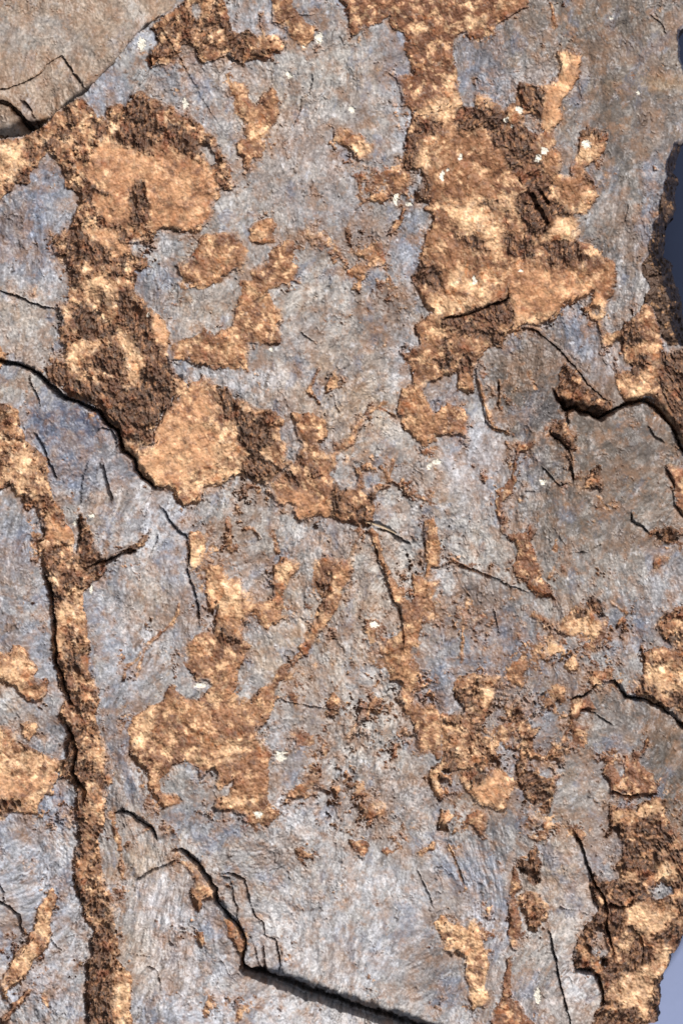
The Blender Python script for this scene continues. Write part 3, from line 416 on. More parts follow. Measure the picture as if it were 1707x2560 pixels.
hd = rbn*12+rid*.8-pits*3+fib*4+cst*13+fine*2+terb*2.2+4*sm(.0, .06, cst)
wb = sm(-1.2, 1.2, brown)
h = h+hg*(1-wb)+wb*(-depth*.6+hb*(1-wd)*(1-.3*wsm)+wd*(hd-3)-2.5*sm(0, 14, brown))
h = h+0.5*np.exp(-((brown+3)/4)**2)                       # the skin curls a little round each patch

# raised or sunken sheets and cracks: points, rise on the right of travel, reach, drop on the left, reach, crack width, crack depth
LIPS = [
 ('D -300,1050 0,1050 40,1062 110,1072 180,1100 240,1135 300,1180 340,1220 400,1275 450,1300 540,1340 640,1370 680,1430 G 700,150 760,200 785,270 800,330 870,380 890,450 930,510 1000,570 1060,580', 11,150, 8,60, 5.5,40),
 ('M 1110,440 1170,425 1220,460 1290,520 1340,600 1370,640 1410,690 1420,770 1490,860 1568,950 N 160,1020 160,1090 145,1140 150,1210 200,1225 300,1250 370,1275', 5,60, 14,40, 4.5,26),
 ('N 150,1205 200,1228 300,1255 400,1290 600,1365 800,1430 900,1470 1000,1500 1150,1545 1300,1590 1900,1800', 38,130, 16,70, 13,60),
 ('I -0,0 F 720,1240 760,1300 800,1370 860,1350 900,1385 960,1400 1030,1432 1090,1390 1160,1350 1240,1330 1310,1310 1380,1360 1450,1420 1500,1490 I 1540,290 1568,340 1700,500', 14,120, 22,50, 7,34),
 ('F 1120,1315 1060,1292 1000,1245 940,1185 880,1115 820,1035 760,975 700,920 620,850 520,830', 16,70, 8,50, 4,22),
 ('L 1900,1000 1568,830 1500,760 1430,710 1370,680 1310,645 1240,640 1190,635 1150,590 1120,530 1050,530', -8,60, -10,60, 4,24),
 ('M 730,190 800,185 860,200 900,235 950,270 1000,300 1030,380', 4,60, 12,50, 3.5,16),
 ('O 690,940 705,1000 730,1120 750,1220 770,1320 800,1420 830,1540 850,1700', 1,50, 5,60, 3.4,24),
 ('O 850,310 890,370 910,430 940,520 980,620 1010,680 1060,760 1080,860 1070,950 1100,1050 1120,1110', 2,50, 4,60, 4.5,26),
 ('M 890,630 950,590 1000,565 1060,545 1110,520 1160,480', 2,40, 9,50, 2.5,8),
 ('A 1100,100 1020,125 950,190 880,240 820,320 760,400 700,470 620,540 560,620 450,690 380,730 330,770 270,840 220,870 100,895 0,910 -300,950', -34,200, -26,110, 2.5,6),
 ('A -300,640 0,640 50,660 90,700 140,760 190,810 250,850', -34,60, 12,50, 9,60),
 ('A 0,575 80,550 160,530 240,480 300,420 350,375 400,355 430,400 480,470 530,540 570,575', 3,60, 6,40, 2.6,13),
 ('A 130,630 170,670 200,720 230,780 240,830', 4,30, 6,30, 3,12),
 ('G 350,1350 340,1250 320,1200 280,1130', 5,40, 4,30, 4.6,18),
 ('J 350,0 345,120 350,250 370,400 400,500 430,600 460,670 510,690', 6,60, 6,26, 4.6,20),
 ('G 220,210 300,330 330,420 380,520', 5,50, 5,40, 2.4,10), ('G 640,210 660,180 720,190 760,260 775,330', 4,40, 4,40, 2.4,8), ('G 600,380 560,450 530,600 530,700', 0,50, 6,60, 2.2,5), ('G 960,850 950,760 980,680', 3,30, 5,30, 2.2,7), ('G 1030,870 1020,950 970,1030', 3,30, 3,30, 2.2,7), ('G 550,1100 600,1080 700,1050 800,1010 900,985', 7,40, 6,40, 3.4,14), ('F 250,990 220,1100 215,1200 260,1350 270,1450 I 330,190 460,230', 6,60, 3,60, 1.6,3), ('F 370,1180 365,1340', 2,30, 2,30, 4,14), ('I 640,430 700,500 760,560 820,540', 4,50, 3,40, 2.6,8), ('I 800,340 830,420 850,530', 5,60, 5,50, 2.6,8), ('I 1240,730 1230,790 1290,830 1350,870', 5,40, 7,40, 3,12), ('I 1440,430 1500,560 1510,690 1568,760', 4,40, 6,40, 3,9),
 ('J 410,780 440,850 470,920 500,1000 470,1130 500,1180 550,1250 545,1330', 5,60, 6,26, 5.4,20),
 ('D 0,600 60,615 140,640 220,675 300,700 370,720', 2,60, 3,60, 2.6,16),
 ('B 610,470 600,560 590,620 540,640 530,700 510,780 480,840 420,870', 7,50, 0,40, 2.5,6),
 ('L 840,645 900,635 960,605 1010,545', 6,40, 8,40, 4,18),
 ('L 900,720 960,725 1010,755 1060,785 1110,815', 5,50, 0,40, 2.6,8),
 ('G 1040,680 1100,770 1150,840 1215,890 1235,1000 1225,1100 1240,1180 1280,1290 1300,1400 1310,1500', 4,60, 7,50, 2.6,12),
 ('G 660,410 690,470 700,540 720,610 735,660', 2,30, 3,30, 5,14),
 ('H 1020,830 1080,850 1140,880 1150,890 1250,940', 3,40, 4,30, 3.6,12),
 ('H 970,880 1010,970 1040,1080 1080,1180 1110,1270 1160,1350 1190,1480 K 1200,250 1210,360', 0,30, 5,30, 2.8,8),
 ('C 570,1240 620,1320 660,1400 700,1460', 0,30, 0,30, 9,30), ('C 640,1240 690,1330', 0,30, 0,30, 6,26),
 ('F 0,770 60,765 150,750 240,720 330,680 430,640 430,560', 4,40, 12,40, 4,18),
 ('I 680,200 740,250 790,300 830,350 850,480 850,540', 2,40, 4,40, 4,12),
 ('I 790,0 810,60 820,160', 2,30, 2,30, 4,18), ('F 700,2 600,30 520,20', 0,20, 0,20, 3,8),
 ('N 0,590 60,585 120,600 160,620 180,690 190,770 230,840 250,880 285,910 295,985 370,1020 380,1100 390,1180 385,1250', -1,40, 2,60, 3,18),
 ('N 0,605 60,610 80,660 95,760 110,800 115,870 130,940', 1,30, 1,30, 2.6,14), ('N 160,985 200,1000 230,1080 270,1230', 0,30, 0,30, 2.4,10),
 ('N 285,1060 290,1150 300,1245', 0,30, 1,30, 3,16), ('N 395,1060 410,1150 410,1240', 0,30, 0,30, 2,8),
 ('N 1290,560 1330,640 1370,730 1395,800', 0,30, 3,40, 2.4,9), ('N 1500,410 1530,480 1568,570 1600,650', 0,30, 2,30, 2.8,9),
 ('K 400,655 520,680 640,700 760,722', 0,20, 1.5,40, 2,7), ('K 890,698 980,715 1110,740', 0,20, 1,20, 2.6,8), ('M 1430,1550 1350,1450', 0,9,0,9,2,4),
 ('A 1280,320 1290,370 1320,420 1400,400', 3,20, 0,20, 2,4), ('B 345,150 400,150 450,110 510,95 640,90', 0,20, 0,20, 2,7),
 ('M 690,655 780,655', 0,20,0,20,2,5), ('M 850,1105 1000,1130', 0,20,0,20,2,6), ('M 960,1190 1030,1220 1050,1290 1055,1350', 0,20,1,20,2.4,10),
 ('M 0,765 60,800 120,850 140,950 155,970', 1,40, 4,40, 3,14), ('M 0,650 30,700 30,770', 2,30,2,30,2.5,10), ('M 340,1020 410,1080', 0,20,0,20,2.6,8),
 ('D 190,1130 220,1230 250,1290 265,1350', 2,30,3,30,2.6,10), ('O 950,570 960,650 975,760 1020,830', 6,30,0,30,3,8), ('O 760,800 860,822', 0,20,0,20,3,9),
 ('H 1080,110 1060,200', 0,20,2,20,2,5), ('E 530,855 580,900 630,945', 0,20,2,20,2.2,8), ('E 740,1240 750,1300 765,1350 790,1390', 0,20,0,20,2.4,8),
 ('C 1210,1320 1200,1400 1190,1450', 2,40,2,40,2.6,8), ('C 1350,90 1420,150 1460,220', 1,40,3,40,2.4,7), ('E 850,620 800,740 770,850', 0,30,2,60,1.6,4),
 ('H 1360,1150 1340,1300', 0,30,2,30,2,3), ('I 100,1080 200,1110 300,1150 400,1200 560,1260', 0,30,6,60,2.2,6), ('I 330,1350 350,1450 370,1530', 0,30,3,30,2.6,7),
 ('I 830,1010 940,985', 0,20,1,20,2.2,7), ('I 960,970 1040,940', 0,20,1,20,2.2,7), ('I 985,380 1000,355 1070,345', 0,20,1,20,2.4,7), ('I 525,640 530,600 600,597', 0,20,1,20,2.4,7),
 ('I 1330,170 1390,240 1440,280', 0,20,3,30,3,10), ('L 140,540 340,540', 0,9,0,9,1.5,2), ('A 930,1170 950,1240 945,1300', 0,20,4,20,3,8),
 ('O 740,1160 760,1300', 0,20,0,20,4,12), ('O 990,1240 1020,1300 1045,1380 1040,1440', 4,40,10,40,6,20), ('O 870,1225 980,1235', 6,30,6,30,5,20), ('O 1040,1130 1070,1170', 0,20,0,20,10,26), ('O 930,1060 980,1090', 0,20,0,20,6,16),
 ('O 1080,790 1160,820 1230,800 1260,740 1210,690', 0,30,4,30,4,16), ('O 1240,940 1290,1000 1310,1100 1310,1170', 4,40,0,40,4,14), ('L 1100,1250 1230,1290 1290,1280', 0,20,4,30,5,16),
 ('A 990,440 980,380 1000,320', 0,20,0,20,6,18), ('A 900,580 850,650 780,780', 2,30,0,30,4,10), ('A 910,570 1000,440 1080,420', 0,30,3,30,2.4,7),
]
rl = fbm(X, Y, 38, 4, 40, .6)
for (s, A, LA, B, LB, cw, cd) in LIPS:
    p = P(s); 
    if s.startswith('I -0,0'): p = p[1:]
    m = max(LA if A else 0, LB if B else 0)*2.2+20
    sl = box(p, m)
    if X[sl].size == 0: continue
    d, sg, par = line(p, sl)
    # image y runs down: sign>0 is the right-hand side of travel
    inside_l = (p[0][0] > 10 and p[0][1] > 10); inside_r = (p[-1][0] < W-10 and p[-1][1] < H-10)
    tap = (sm(0, .12, par) if inside_l else 1)*(sm(0, .12, 1-par) if inside_r else 1)
    r = sg > 0
    e = d
    rise = A*np.exp(-e/LA)*sm(0, 2.2, e); drop = -B*np.exp(-e/LB)
    h[sl] += tap*np.where(r, rise, drop)
    cwl = cw*((.75+.9*np.clip(rl[sl]+.3, 0, 1)) if cw > 4 else (.25+1.9*np.clip(rl[sl]+.3, 0, 1)))
    h[sl] -= np.clip(tap+.25, 0, 1)*cd*(1-sm(cwl*.35, cwl, d))

# hole under the rim in the upper left, and the dropping edge on the right
hx, hy = P('A 190,800')[0]
h -= 60*np.exp(-((X-hx-15)/34)**2-((Y-hy)/16)**2)*(pid == 1)
edge = sm(-2, 3, band)
fe = 1-np.clip(dout/46, 0, 1)
h = h-edge*(14+85*fe**1.1-ridge(X*.8+Y*.3, Y*.6, 22, 4, 44)*16-14*fbm(X, Y, 26, 4, 45, .6))
h -= 26*(1-sm(0, 10, dout))
# far corner of the top left sheet lies deeper
h -= 10*sm(0, 1, (pid == 1).astype(np.float32))*0

# ------------------------------------------------------------------ pigment (no shading in it except along the hairline cracks)
def C(r, g, b): return np.array([r, g, b], np.float32)
def lin(r, g, b):
    c = np.array([r, g, b], np.float32)/255; return np.where(c < .04, c/12.92, ((c+.055)/1.055)**2.4).astype(np.float32)
def mix(a, b, w): return a+(b-a)*w[..., None]
col = np.empty(X.shape+(3,), np.float32); col[:] = lin(156, 151, 149)
n1 = fbm(X, Y, 210, 4, 50); n2 = fbm(gu, gy*.55, 60, 5, 51, .6); n3 = .6*streak(9, .33, 3, 52, .75)+.55*fbm(X, Y, 15, 4, 56, .75); n5 = streak(30, .35, 4, 57, .7); n4 = fbm(X, Y, 7, 2, 53, .8)
col = mix(col, np.broadcast_to(lin(142, 145, 158), col.shape), .35*sm(-.1, .35, n1))
col = mix(col, np.broadcast_to(lin(150, 132, 116), col.shape), .4*sm(.02, .4, fbm(X, Y, 120, 4, 54)))
TC = dict(b=lin(118, 126, 144), B=lin(84, 92, 112), N=lin(70, 80, 108), K=lin(92, 90, 94), k=lin(106, 97, 95), W=lin(178, 179, 186), w=lin(172, 165, 158), t=lin(176, 148, 116), s=lin(114, 101, 90), S=lin(84, 70, 57), g=lin(136, 134, 128), p=lin(152, 140, 138))
def tint(col, amt, keep):
    for t in TINTS.split():
        a, b, rx, ry, c, w = t.split(','); a, b, rx, ry, w = float(a), float(b), float(rx), float(ry), float(w)
        k = W/1568; cx, cy, rx, ry = a*k, b*k, rx*k, ry*k
        sl = box(np.array([[cx-2.2*rx, cy-2.2*ry], [cx+2.2*rx, cy+2.2*ry]]), 10)
        if X[sl].size == 0: continue
        xx = X[sl]+.9*rx*n2[sl]; yy = Y[sl]+.9*ry*fib2[sl]
        g = np.exp(-((xx-cx)/rx)**2-((yy-cy)/ry)**2)
        g = amt*w*np.clip(g*1.5, 0, .8)*(.5+.5*sm(-.25, .25, n3[sl]+n2[sl]))
        tgt = np.broadcast_to(TC[c], col[sl].shape)
        if keep: tgt = tgt*np.clip(col[sl].mean(-1)/.27, .5, 1.7)[..., None]
        col[sl] = mix(col[sl], tgt, np.clip(g, 0, 1))
    return col
col = tint(col, .95, False)
tan = np.zeros(X.shape, np.float32); tan[pid == 1] = 1
tcol = mix(mix(np.broadcast_to(lin(162, 141, 122), col.shape), np.broadcast_to(lin(128, 106, 88), col.shape), sm(-.1, .4, n2)), np.broadcast_to(lin(150, 146, 142), col.shape), .6*sm(.05, .4, fbm(X, Y, 130, 4, 58)))
col = mix(col, tcol, tan*.9)
# speckle, veins and pale crystals in the skin
col *= np.clip(1+.75*n3+.4*n5+.3*n2+.55*n4, .4, 1.8)[..., None]
pale = sm(.12, .42, streak(13, .35, 4, 59, .75)+.3*n1)*(.35+.65*sm(-.2, .3, n1))*(1-.7*tan)
col = mix(col, np.broadcast_to(lin(198, 195, 197), col.shape), .55*pale)
drk = sm(.14, .42, streak(11, .35, 4, 60, .75)-.25*n1)
col = mix(col, np.broadcast_to(lin(98, 82, 74), col.shape), .55*drk*(1-.6*tan))
for ci, wl, lo, al, sd in (((112, 106, 106), 62, .14, .42, 90), ((190, 184, 178), 52, .16, .42, 91), ((108, 118, 142), 85, .16, .45, 92), ((150, 120, 92), 48, .17, .45, 93), ((92, 80, 76), 26, .24, .5, 94), ((206, 206, 212), 22, .25, .55, 95)):
    bl = fbm(gu, gy*.72, wl, 5, sd, .66)+.12*n4
    col = mix(col, np.broadcast_to(lin(*ci), col.shape), al*sm(lo, lo+.14, bl)*(1-.6*tan))
col *= np.clip(1+.95*ls*lm, .4, 1.8)[..., None]
col = mix(col, np.broadcast_to(lin(200, 198, 202), col.shape), .5*lm*sm(.12, .4, ls+.3*n3))
col = mix(col, np.broadcast_to(lin(104, 98, 100), col.shape), .5*lm*sm(.12, .4, -ls+.3*n3))
col = tint(col, .5, True)
rust = sm(.3, .55, fbm(X, Y, 34, 5, 61, .65)+.2*mott)
col = mix(col, np.broadcast_to(lin(150, 104, 66), col.shape), .5*rust)
# inner bark colours
m1 = fbm(X, Y, 75, 5, 70, .6); m2 = fbm(X*.55+Y*.85, Y*.5-X*.2, 16, 4, 71, .65); m3 = fbm(X, Y, 26, 4, 72, .6)
cb = mix(np.broadcast_to(lin(152, 112, 84), col.shape), np.broadcast_to(lin(122, 88, 68), col.shape), sm(-.1, .35, m1))
cb = mix(cb, np.broadcast_to(lin(206, 170, 134), col.shape), .85*sm(.0, .4, m3+.35*m2-.15*m1))
cb = mix(cb, np.broadcast_to(lin(176, 134, 98), col.shape), .55*sm(-.2, .3, fbm(X, Y, 90, 3, 73)))
cc = mix(np.broadcast_to(lin(228, 194, 156), col.shape), np.broadcast_to(lin(184, 136, 98), col.shape), sm(.0, .35, m1+.5*m2))
cc = mix(cc, np.broadcast_to(lin(240, 218, 190), col.shape), .7*sm(.1, .4, m3))
cdk = mix(np.broadcast_to(lin(104, 80, 66), col.shape), np.broadcast_to(lin(68, 57, 54), col.shape), sm(-.2, .3, m3))
cdk = mix(cdk, np.broadcast_to(lin(172, 132, 100), col.shape), .85*sm(.0, .3, streak(10, .5, 4, 74, .75)))
cbb = mix(np.broadcast_to(lin(116, 80, 60), col.shape), np.broadcast_to(lin(152, 108, 80), col.shape), sm(-.2, .3, m3))
cbb = mix(cbb, np.broadcast_to(lin(205, 165, 118), col.shape), .6*sm(.3, .5, m1+.4*m3))
cb = mix(cb, cc, np.clip(tone[..., 1]*sm(-.55, .2, m3)*.75, 0, 1))
cb = mix(cb, cc, np.clip(tone[..., 2]*sm(-.1, .3, m3+m1)*.8, 0, 1))
cb = mix(cb, cbb, tone[..., 4])
cb = mix(cb, cc, np.clip(wc*1.0, 0, 1)*(.6+.4*sm(-.2, .2, m3+.5*m2)))
cb = mix(cb, mix(np.broadcast_to(lin(200, 152, 114), col.shape), np.broadcast_to(lin(150, 104, 76), col.shape), sm(-.1, .35, m2*.8+m3*.6)), .75*wsm)
pan = np.full(X.shape, -60., np.float32)
for s_ in PANEL:
    p = P(s_); sl = box(p, 30); pan[sl] = np.maximum(pan[sl], sdf(p, sl))
wp = sm(-6, 8, pan+8*m3)
for ci, wl, lo, al, sd in (((128, 90, 68), 46, .08, .7, 96), ((104, 76, 62), 30, .2, .75, 97), ((218, 184, 146), 38, .14, .65, 98), ((168, 150, 138), 24, .3, .7, 99), ((176, 108, 58), 52, .22, .5, 100)):
    bl = fbm(X, Y, wl, 5, sd, .68)+.15*m2
    cb = mix(cb, np.broadcast_to(lin(*ci), col.shape), al*sm(lo, lo+.10, bl)*(1-.85*wp)*(1-.6*wsm)*(1-(.6*wc if ci[0] < 140 else 0)))
cb = mix(cb, np.broadcast_to(lin(150, 108, 78), col.shape), .75*wp)
wdc = np.maximum(wd*.92, .75*sm(-.5, .25, np.clip(dark, -30, 16)/30+.8*fbm(X, Y, 22, 4, 101, .7))*(1-.8*wsm))
cb = mix(cb, cdk, wdc)
net = sm(.86, .98, 1-np.abs(fbm(X*.9, Y, 44, 4, 102, .6))*2.2)*sm(-.1, .2, m1+m3)
cb = mix(cb, np.broadcast_to(lin(86, 62, 52), col.shape), .5*net)
sp = sm(.12, .4, fbm(X, Y, 17, 4, 103, .75)+.25*m1-.1*wsm-.15*wc)
cb = mix(cb, np.broadcast_to(lin(106, 72, 56), col.shape), .6*sp)
redd = sm(.2, .5, fbm(X, Y, 50, 4, 75))
cb = mix(cb, np.broadcast_to(lin(150, 80, 42), col.shape), .4*redd*(1-wc))
m4 = streak(12, .22, 4, 78, .7); m5 = fbm(X*.8-Y*.6, (X*.6+Y*.8)*.25, 11, 4, 79, .7)
mb = m4+(m5-m4)*sm(-.1, .15, m1)
cb = mix(cb, np.broadcast_to(lin(112, 76, 56), col.shape), .5*sm(.1, .5, mb+.3*m3)*(1-.5*wc))
cb = mix(cb, np.broadcast_to(lin(226, 196, 160), col.shape), .5*sm(.15, .5, -mb-.3*m3)*(1-wd))
cb = mix(cb, np.broadcast_to(lin(230, 196, 158), col.shape), .62*sm(.08, .4, fan4+.3*m3)*(1-wd))
cb = mix(cb, np.broadcast_to(lin(108, 70, 50), col.shape), .6*sm(.08, .4, -fan4+.3*m1)*(1-.5*wc))
cb *= np.clip(1+.6*mb+.3*fan4+.16*n4+.2*m3, .45, 1.7)[..., None]
ew = 1.2+13*sm(.0, .3, fbm(X, Y, 90, 3, 83))
cb = np.clip(cb, .01, 1); cb = cb*(.95*np.power(cb.mean(-1)/.26, .16))[..., None]*np.array([1.02, .94, .87], np.float32)
wcol = sm(-.6*ew, ew, brown+1.5*n4+.45*ew*n3*2)
halo = np.exp(-(np.minimum(brown, 0)/20)**2)*sm(-.15, .35, fbm(X, Y, 45, 4, 84, .65)+.25*n3)
col = mix(col, np.broadcast_to(lin(146, 108, 80), col.shape), .7*halo)
stain = sm(.02, .4, fbm(X, Y, 150, 3, 85)+.5*fbm(gu, gy*.6, 28, 4, 86, .7)+.5*mott)
col = mix(col, np.broadcast_to(lin(134, 106, 86), col.shape), .38*stain)
fleck = sm(.30, .42, fbm(X, Y, 15, 3, 87, .7)+.35*mott-.25+.25*stain)
col = mix(col, np.broadcast_to(lin(98, 70, 54), col.shape), .7*fleck)
rim = (3/(ew+2))*np.exp(-((brown-1)/4.5)**2)*sm(-.35, .2, fbm(X, Y, 40, 3, 76))       # the darker brown ring of the torn layer
col = mix(col, cb, wcol)
col = mix(col, np.broadcast_to(lin(112, 80, 60), col.shape), .45*rim)
ce = mix(np.broadcast_to(lin(84, 64, 52), col.shape), np.broadcast_to(lin(168, 128, 92), col.shape), sm(.1, .45, fbm(X, Y, 18, 4, 77, .65)))
col = mix(col, ce, edge)
hair_shade = np.maximum(hair, .8*hair2)*(1-wcol)
col = mix(col, np.broadcast_to(lin(84, 66, 56), col.shape), .6*hair_shade)  # crevice shade of the hairline cracks, painted into the pigment
# white lichen specks
WH = [('C',935,940,32,26),('C',665,985,20,26),('C',620,1035,24,20),('C',412,782,14,14),('C',115,1020,12,18),('C',35,1110,12,10),('C',500,715,22,24),('C',455,825,9,10),('B',1150,1300,20,38),('B',1230,1335,18,16),('B',1450,1140,16,26),('B',1485,1112,12,8),('B',860,725,18,20),('B',648,250,20,34),('B',450,495,20,14),('F',205,525,12,26),('F',510,467,14,7),('G',610,752,22,13),('G',500,812,14,18),('K',400,1020,36,34),('K',250,1405,24,22),('I',655,535,18,16),('H',1415,405,22,18),('C',1095,110,13,7),('A',930,300,22,40),('A',1210,680,14,28),('C',1270,600,12,12),('J',1310,560,30,16),('H',1370,430,18,24),('E',335,985,12,14),('B',540,300,12,8),('O',620,1390,18,50),('G',600,1240,12,26),('K',1010,160,30,22),('D',965,750,8,12)]
white = np.full(X.shape, -9., np.float32); wid = np.zeros(X.shape, np.int16)
for i, (r, a, b, rx, ry) in enumerate(WH):
    cx, cy = OFF[r][0]+a*ZS, OFF[r][1]+b*ZS; rx *= ZS*1.15; ry *= ZS*1.15
    sl = box(np.array([[cx-2*rx, cy-2*ry], [cx+2*rx, cy+2*ry]]), 8)
    g = 1-np.hypot((X[sl]+wxs[sl]*1.3-cx-0)/rx, (Y[sl]+wys[sl]*1.3-cy)/ry)+.55*n4[sl]
    white[sl] = np.maximum(white[sl], g); wid[sl] = np.where(g > 0, i+1, wid[sl])
ww = sm(0, .22, white)
h += ww*2.4+ww*fine*2
col = mix(col, np.broadcast_to(lin(232, 224, 208), col.shape), ww)
col = np.clip(col, .012, .86)

# ------------------------------------------------------------------ materials
def bark_material(name, rough, spec, bump, scale, coat=0.0):
    m = bpy.data.materials.new(name); m.use_nodes = True
    nt = m.node_tree; N = nt.nodes; L = nt.links
    b = N['Principled BSDF']
    at = N.new('ShaderNodeAttribute'); at.attribute_name = 'pigment'
    tc = N.new('ShaderNodeTexCoord')
    no = N.new('ShaderNodeTexNoise'); no.inputs['Scale'].default_value = scale; no.inputs['Detail'].default_value = 4; no.inputs['Roughness'].default_value = .7
    L.new(tc.outputs['Object'], no.inputs['Vector'])
    mr = N.new('ShaderNodeMapRange'); mr.inputs['From Min'].default_value = .3; mr.inputs['From Max'].default_value = .7
    mr.inputs['To Min'].default_value = .74; mr.inputs['To Max'].default_value = 1.26
    L.new(no.outputs['Fac'], mr.inputs['Value'])
    vm = N.new('ShaderNodeVectorMath'); vm.operation = 'SCALE'
    L.new(at.outputs['Color'], vm.inputs[0]); L.new(mr.outputs['Result'], vm.inputs['Scale'])
    L.new(vm.outputs['Vector'], b.inputs['Base Color'])
    bp = N.new('ShaderNodeBump'); bp.inputs['Strength'].default_value = bump; bp.inputs['Distance'].default_value = .0006
    L.new(no.outputs['Fac'], bp.inputs['Height']); L.new(bp.outputs['Normal'], b.inputs['Normal'])
    b.inputs['Roughness'].default_value = rough; b.inputs['Specular IOR Level'].default_value = spec
    return m
M_skin = bark_material('grey_skin', .5, .5, .22, 800)
M_inner = bark_material('inner_bark', .62, .4, .15, 700)
M_lichen = bark_material('lichen', .9, .2, .5, 1300)

# ------------------------------------------------------------------ the slab
root = bpy.data.objects.new('bark_slab', None)
sc.collection.objects.link(root)
root.location = (0, 0, -THICK*S)
root['label'] = 'weathered blue grey slab of tree bark flaking away to rusty orange inner bark'
root['category'] = 'bark'
root['kind'] = 'thing'
PX = ((X-W/2)*S).astype(np.float32); PY = (-(Y-H/2)*S).astype(np.float32); PZ = ((h+THICK)*S).astype(np.float32)
inside = dout > 0
vid = np.arange(NX*NY, dtype=np.int64).reshape(NY, NX)
fin = inside[:-1, :-1] & inside[1:, :-1] & inside[:-1, 1:] & inside[1:, 1:]
a, b, c, d = vid[:-1, :-1], vid[1:, :-1], vid[1:, 1:], vid[:-1, 1:]
quads = np.stack([a, b, c, d], -1)
PV = np.stack([PX.ravel(), PY.ravel(), PZ.ravel()], -1)
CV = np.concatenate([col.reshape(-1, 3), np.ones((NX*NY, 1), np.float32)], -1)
def build(name, verts, cols, faces, mat, parent, label=None):
    me = bpy.data.meshes.new(name)
    n, f = len(verts), len(faces)
    me.vertices.add(n); me.vertices.foreach_set('co', verts.astype(np.float32).ravel())
    me.loops.add(f*4); me.loops.foreach_set('vertex_index', faces.astype(np.int32).ravel())
    me.polygons.add(f); me.polygons.foreach_set('loop_start', np.arange(0, f*4, 4, dtype=np.int32))
    me.polygons.foreach_set('use_smooth', np.ones(f, bool))
    me.update(calc_edges=True)
    at = me.attributes.new('pigment', 'FLOAT_COLOR', 'POINT'); at.data.foreach_set('color', cols.astype(np.float32).ravel())
    me.materials.append(mat)
    o = bpy.data.objects.new(name, me); sc.collection.objects.link(o); o.parent = parent
    if label: o['label'] = label
    return o
fp = pid[:-1, :-1].astype(np.int32).copy()
inpatch = patch_face[:-1, :-1]
fp[(fp >= NS) & ~inpatch] = 0
fp[band[:-1, :-1] > 0] = 900
wf = (white[:-1, :-1] > .05); fp = np.where(wf, 1000+wid[:-1, :-1], fp)
fp[~fin] = -1
flat = fp.ravel(); q4 = quads.reshape(-1, 4)
for k in np.unique(flat):
    if k < 0: continue
    f = q4[flat == k]
    if len(f) < 6: 
        flat[flat == k] = 0
order = [k for k in np.unique(flat) if k >= 0]
for k in order:
    f = q4[flat == k]
    u, inv = np.unique(f, return_inverse=True)
    if k == 0: nm, lb, mt = 'outer_bark', 'main grey skin running down the middle', M_skin
    elif k < NS: nm, lb, mt = 'outer_bark', SHEETS[k][1], M_skin
    elif k == 900: nm, lb, mt = 'broken_edge', 'dark fibrous broken edge facing the blue background', M_inner
    elif k > 1000: nm, lb, mt = 'lichen_spot', None, M_lichen
    else: nm, lb, mt = 'inner_bark', PATCHES[k-NS][3], M_inner
    build(nm, PV[u], CV[u], inv.reshape(-1, 4), mt, root, lb)
# sides of the slab down to the table
def side_edges():
    out = []
    F = np.zeros((NY+1, NX+1), bool); F[1:NY, 1:NX] = fin       # padded faces: face (j,i) at F[j+1,i+1]
    f = F[1:, 1:]; 
    up = F[1:NY, 1:NX] & ~F[0:NY-1, 1:NX]; j, i = np.nonzero(up); out.append(np.stack([vid[j, i+1], vid[j, i]], -1))
    dn = F[1:NY, 1:NX] & ~F[2:NY+1, 1:NX]; j, i = np.nonzero(dn); out.append(np.stack([vid[j+1, i], vid[j+1, i+1]], -1))
    lf = F[1:NY, 1:NX] & ~F[1:NY, 0:NX-1]; j, i = np.nonzero(lf); out.append(np.stack([vid[j, i], vid[j+1, i]], -1))
    rt = F[1:NY, 1:NX] & ~F[1:NY, 2:NX+1]; j, i = np.nonzero(rt); out.append(np.stack([vid[j+1, i+1], vid[j, i+1]], -1))
    return np.concatenate(out)
E = side_edges()
u, inv = np.unique(E, return_inverse=True); inv = inv.reshape(-1, 2); nu = len(u)
ROWS = 9; base = PV[u]; cen = np.array([0, 0], np.float32)
rows = []; cl = []
xu, yu = X.ravel()[u], Y.ravel()[u]
for r in range(ROWS):
    t = r/(ROWS-1); v = base.copy()
    v[:, 2] = base[:, 2]*(1-t)
    dirv = -base[:, :2]/np.linalg.norm(base[:, :2], axis=1, keepdims=True)
    w = (18*t*fbm(xu+yu*.4, yu*0+r*22.+yu, 30, 3, 80)+-16*t)*S if r else 0
    v[:, :2] += dirv*(np.asarray(w)[..., None] if r else 0)
    rows.append(v)
    n = .5+.5*fbm(xu, yu+r*25., 18, 3, 81)
    cl.append(np.concatenate([lin(80, 60, 48)[None]*(.5+n[:, None]), np.ones((nu, 1))], -1))
faces = []
for r in range(ROWS-1):
    faces.append(np.stack([inv[:, 0]+r*nu, inv[:, 0]+(r+1)*nu, inv[:, 1]+(r+1)*nu, inv[:, 1]+r*nu], -1))
build('side_wall', np.concatenate(rows), np.concatenate(cl), np.concatenate(faces)[:, ::-1], M_inner, root)

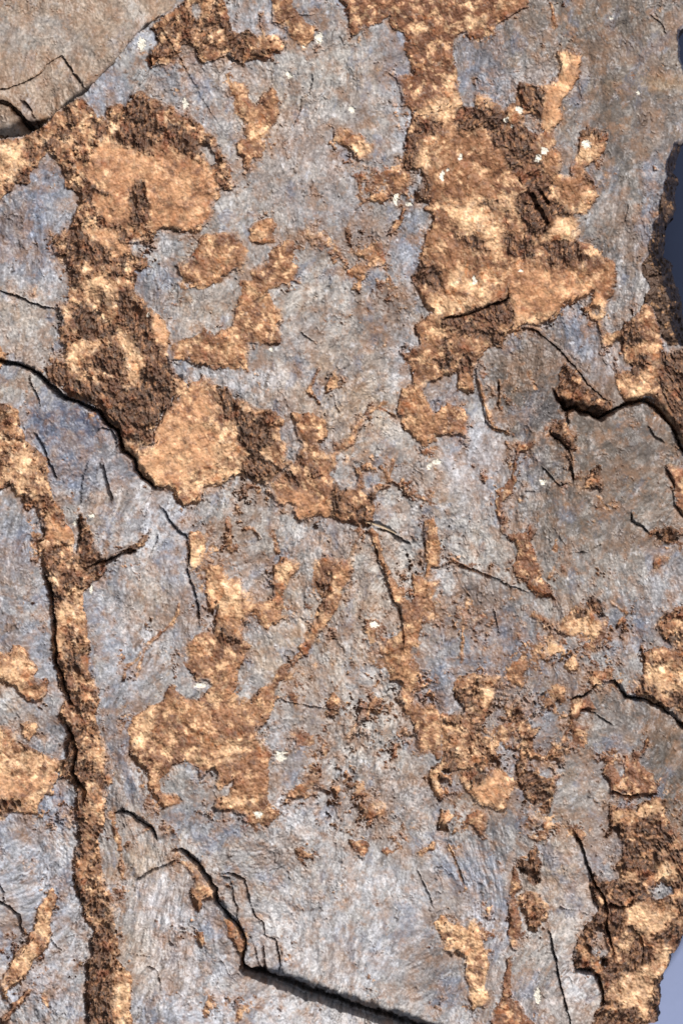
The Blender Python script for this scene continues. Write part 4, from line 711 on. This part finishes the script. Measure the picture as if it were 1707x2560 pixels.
# a dry curved fibre stuck across the knot
def tube(name, pts, rad, rgb, lab):
    pts = [Vector(((x-W/2)*S, -(y-H/2)*S, (z+THICK)*S)) for x, y, z in pts]
    v = []; f = []; K = 7
    for i, p in enumerate(pts):
        t = (pts[min(i+1, len(pts)-1)]-pts[max(i-1, 0)]).normalized()
        s = t.cross(Vector((0, 0, 1))).normalized(); n = s.cross(t)
        rr = rad*S*(1-.6*abs(2*i/(len(pts)-1)-1)**2)
        for k in range(K):
            a = 2*math.pi*k/K; v.append(p+s*math.cos(a)*rr+n*math.sin(a)*rr)
    for i in range(len(pts)-1):
        for k in range(K): f.append([i*K+k, (i+1)*K+k, (i+1)*K+(k+1) % K, i*K+(k+1) % K])
    v = np.array(v, np.float32)
    build(name, v, np.tile(np.array([*lin(*rgb), 1], np.float32), (len(v), 1)), np.array(f), M_skin, root, lab)
def hz(x, y): return float(h[int((y+MARG)/STEP), int((x+MARG)/STEP)])
pts = []
for k in range(15):
    t = k/14; x = 912+t*78; y = 1305+13*t+16*t*t
    pts.append((x, y, max(hz(x, y), hz(912, 1305)*(1-t)+hz(990, 1334)*t)+3+5*math.sin(math.pi*t)))
tube('dry_fibre', pts, 3.2, (168, 146, 120), 'short dry grey fibre lying across the knot')

# ------------------------------------------------------------------ the table
m = bpy.data.materials.new('blue_table'); m.use_nodes = True
b = m.node_tree.nodes['Principled BSDF']
tc = m.node_tree.nodes.new('ShaderNodeTexCoord'); no = m.node_tree.nodes.new('ShaderNodeTexNoise'); cr = m.node_tree.nodes.new('ShaderNodeValToRGB')
no.inputs['Scale'].default_value = 300; m.node_tree.links.new(tc.outputs['Object'], no.inputs['Vector'])
cr.color_ramp.elements[0].color = (.21, .25, .40, 1); cr.color_ramp.elements[1].color = (.23, .27, .43, 1)
m.node_tree.links.new(no.outputs['Fac'], cr.inputs['Fac']); m.node_tree.links.new(cr.outputs['Color'], b.inputs['Base Color'])
b.inputs['Roughness'].default_value = .7
me = bpy.data.meshes.new('table_surface')
z = -THICK*S-.0002
me.from_pydata([(-3, -3, z), (3, -3, z), (3, 3, z), (-3, 3, z)], [], [(0, 1, 2, 3)])
me.materials.append(m)
o = bpy.data.objects.new('table_surface', me); sc.collection.objects.link(o); o['kind'] = 'structure'
